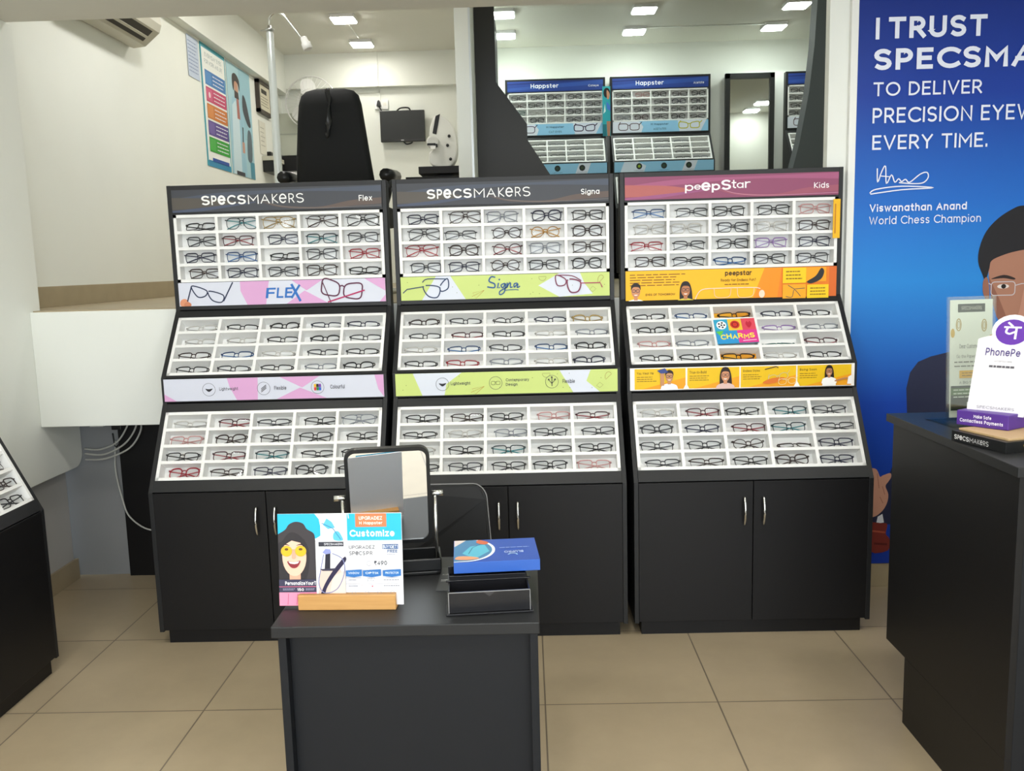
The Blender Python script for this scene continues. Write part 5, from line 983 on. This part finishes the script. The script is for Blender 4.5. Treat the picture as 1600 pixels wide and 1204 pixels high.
R_(.845, .335, .972, .385, '2a5088'); T_('BUY1GET1', .85, .342, .968, .378, 'e4eaf4', .03); T_('FREE', .885, .395, .965, .428, '3a5a8a', .04); P.lines(.88*W, .55*H, .97*W, .565*H, 1, '9999aa', .5, 93); P.line(Q([(.795, .372), (.83, .372)]), .0008, 'a8a8b0')
T_('₹490', .775, .512, .880, .562, '4a4a54', .035); P.line(Q(ell(.735, .54, .018, .026, 14, .5, 5.4)), .0012, '9a9aa4')
for a, s_ in ((.548, 'WINDOW'), (.685, 'OPTIX'), (.845, 'PROTECTOR')):
    wd = .128 if a < .6 else .145; P.poly(Q([(a, .615), (a+wd, .605), (a+wd, .675), (a+wd*.5, .69), (a, .678)]), '2f6fb4'); T_(s_, a+.02, .632, a+wd-.02, .655, 'e8f0f8', .02)
for y in (.70, .765): R_(.548, y, .672, y+.035, 'dcdce4'); R_(.83, y, .99, y+.035, 'e6e6ec'); P.lines(.57*W, (1-y-.03)*H, .65*W, (1-y-.005)*H, 1, '8a8a94', .4, int(y*100)); P.lines(.85*W, (1-y-.03)*H, .98*W, (1-y-.005)*H, 1, '8a8a94', .4, int(y*100)+3)
T_('ZERO', .715, .69, .78, .71, '8a8a94', .02); T_('RISK', .72, .715, .78, .735, '8a8a94', .02); R_(.685, .765, .83, .80, 'd2d6e6'); P.circ(.76*W, (1-.785)*H, .0016, 'c84a4a')
for cx in (.61, .715, .815, .92): P.ring(cx*W, (1-.855)*H, .0042, .0008, '9a9aa4'); R_(cx-.02, .895, cx+.02, .900, 'b4b4bc')
P.mb.build('card_sheet', t)
# leaflet, organizer and the blue box on it
t = thing('dark_leaflet', 'dark leaflet with small white print lying under the blue box', 'leaflet', (-0.19, 2.075, 0.75))
P = Print(.10, .16, mat('dark paper', (.040, .042, .042), .5), .0015, Matrix.Translation((-.045, -.08, .0016))); P.text('BLUPRO', .006, .105, .03, .112, 'c8c8c4'); P.lines(.006, .06, .034, .075, 2, 'c8c8c4', .4, 95); P.mb.build('sheet', t)
t = thing('desk_organizer', 'black two-step acrylic organizer box at the right of the desk', 'organizer', (-0.105, 1.925, 0.75), 0.085)
OB = mat('black acrylic', (.010, .010, .012), .25, spec=.35)
m = MB(); m.box((-.098, -.075, 0), (.098, .07, .004), OB); m.box((-.092, -.068, .004), (.092, -.064, .052), OB); m.box((-.092, .060, .004), (.092, .064, .068), OB); m.box((-.092, -.064, .004), (-.088, .060, .052), OB); m.box((.088, -.064, .004), (.092, .060, .052), OB); m.build('tray_box', t, .001)
m = MB(); m.box((-.088, -.002, .004), (.088, .002, .066), OB); m.box((-.097, -.004, .052), (.098, .002, .056), OB); m.build('divider', t, .001)
m = MB(); m.add([(-.016, -.0685, .052), (.016, -.0685, .052), (0, -.0685, .040)], [(0, 2, 1)], mat('acrylic edge', (.03, .03, .034), .2)); m.build('finger_notch', t)
m = MB()
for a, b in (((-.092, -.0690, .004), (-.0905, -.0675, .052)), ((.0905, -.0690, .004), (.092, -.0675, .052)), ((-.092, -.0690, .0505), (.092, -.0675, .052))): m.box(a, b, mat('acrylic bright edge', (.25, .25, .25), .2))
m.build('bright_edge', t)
t = thing('blue_box', 'blue cardboard box with a round photo lying on the organizer', 'box', (-0.089, 2.005, 0.819), 0.075)
m = MB(); m.box((-.100, -.075, 0), (.100, .085, .0265), mat('blue card', '2a5cb4', .35)); m.build('carton', t, .001)
P = Print(.20, .16, ink('2c50a8', .35), .0003, Matrix.Translation((-.100, -.075, .0268)))
arc = ell(.02, .085, .072, .080, 24, -PI/2+.25, PI/2-.25)
P.poly([(.001, .001)] + [(max(x, .001)+.007, y) for x, y in ell(.02, .085, .072, .083, 24, -PI/2+.1, PI/2-.35)] + [(.045, .159), (.001, .159)], 'e8eef6'); P.poly([(.001, .004)] + [(x, y) for x, y in arc if y < .158] + [(.06, .159), (.001, .159)], '4a7fa8')
P.poly([(.001, .11), (.03, .159), (.001, .159)], 'd4c8c4'); P.poly([(.02, .06), (.05, .02), (.085, .07), (.075, .12), (.04, .11)], '5ab0c8'); P.line([(.035, .055), (.045, .10), (.07, .13)], .002, '2a5a7a'); P.poly(spline([(.004, .02), (.03, .012), (.06, .02), (.045, .034), (.012, .040)], 3, True), 'd99a74'); P.poly(spline([(.055, .135), (.075, .120), (.085, .135), (.072, .150), (.06, .156)], 3, True), 'c86a4a')
P2 = MB(); 
P.text('BLUPRO', .165, .066, .120, .052, 'c8d8f4', .02); P.line(spline([(.150, .036), (.146, .044), (.135, .046), (.128, .038)], 4), .003, 'b8dcf4'); P.lines(.11, .085, .185, .095, 1, '8aa4e0', .4, 97)
P.mb.build('printed_lid', t)

# ------------------------------------------------------------------ customer chair behind the desk
t = thing('customer_chair', 'black moulded chair behind the desk, its back in front of the green-banner stand', 'chair', (-0.375, 2.62, 0))
m = MB(); bk = rrect(-.245, .42, .245, .80, .045, 6); bk = [(x*(1.0-.10*max(0, (z-.5)/.3)), z) for x, z in bk]
vs = []; K = len(bk)
for off in (0, .022): vs += [(x, .165+.05*(z-.42)/.38+off-.10*(x/.245)**2*.35, z) for x, z in bk]
fs = [tuple(range(K)), tuple(range(K, 2*K))[::-1]] + [(i, K+i, K+(i+1) % K, (i+1) % K) for i in range(K)]
m.add(vs, fs, mat('black chair shell', (.007, .007, .0075), .5, spec=.3), False); m.build('backrest', t, .004)
m = MB(); m.tube([(x*1.01, .176+.05*(z-.42)/.38-.10*(x/.245)**2*.35, z*1.002) for x, z in bk], .0022, mat('shell edge', (.20, .20, .20), .3), 6, True, ref=(0, 1, 0)); m.build('backrest_edge', t)
m = MB(); m.prism(rrect(-.235, -.27, .235, .17, .06), .41, .45, 'z', BFAB); m.build('seat', t, .01)
for sx in (-1, 1):
    for y, dy in ((-.22, -.03), (.14, .05)): m = MB(); m.tube([(sx*.20, y, .41), (sx*.225, y+dy, 0.0)], .011, CHROME, 10); m.build('leg', t)
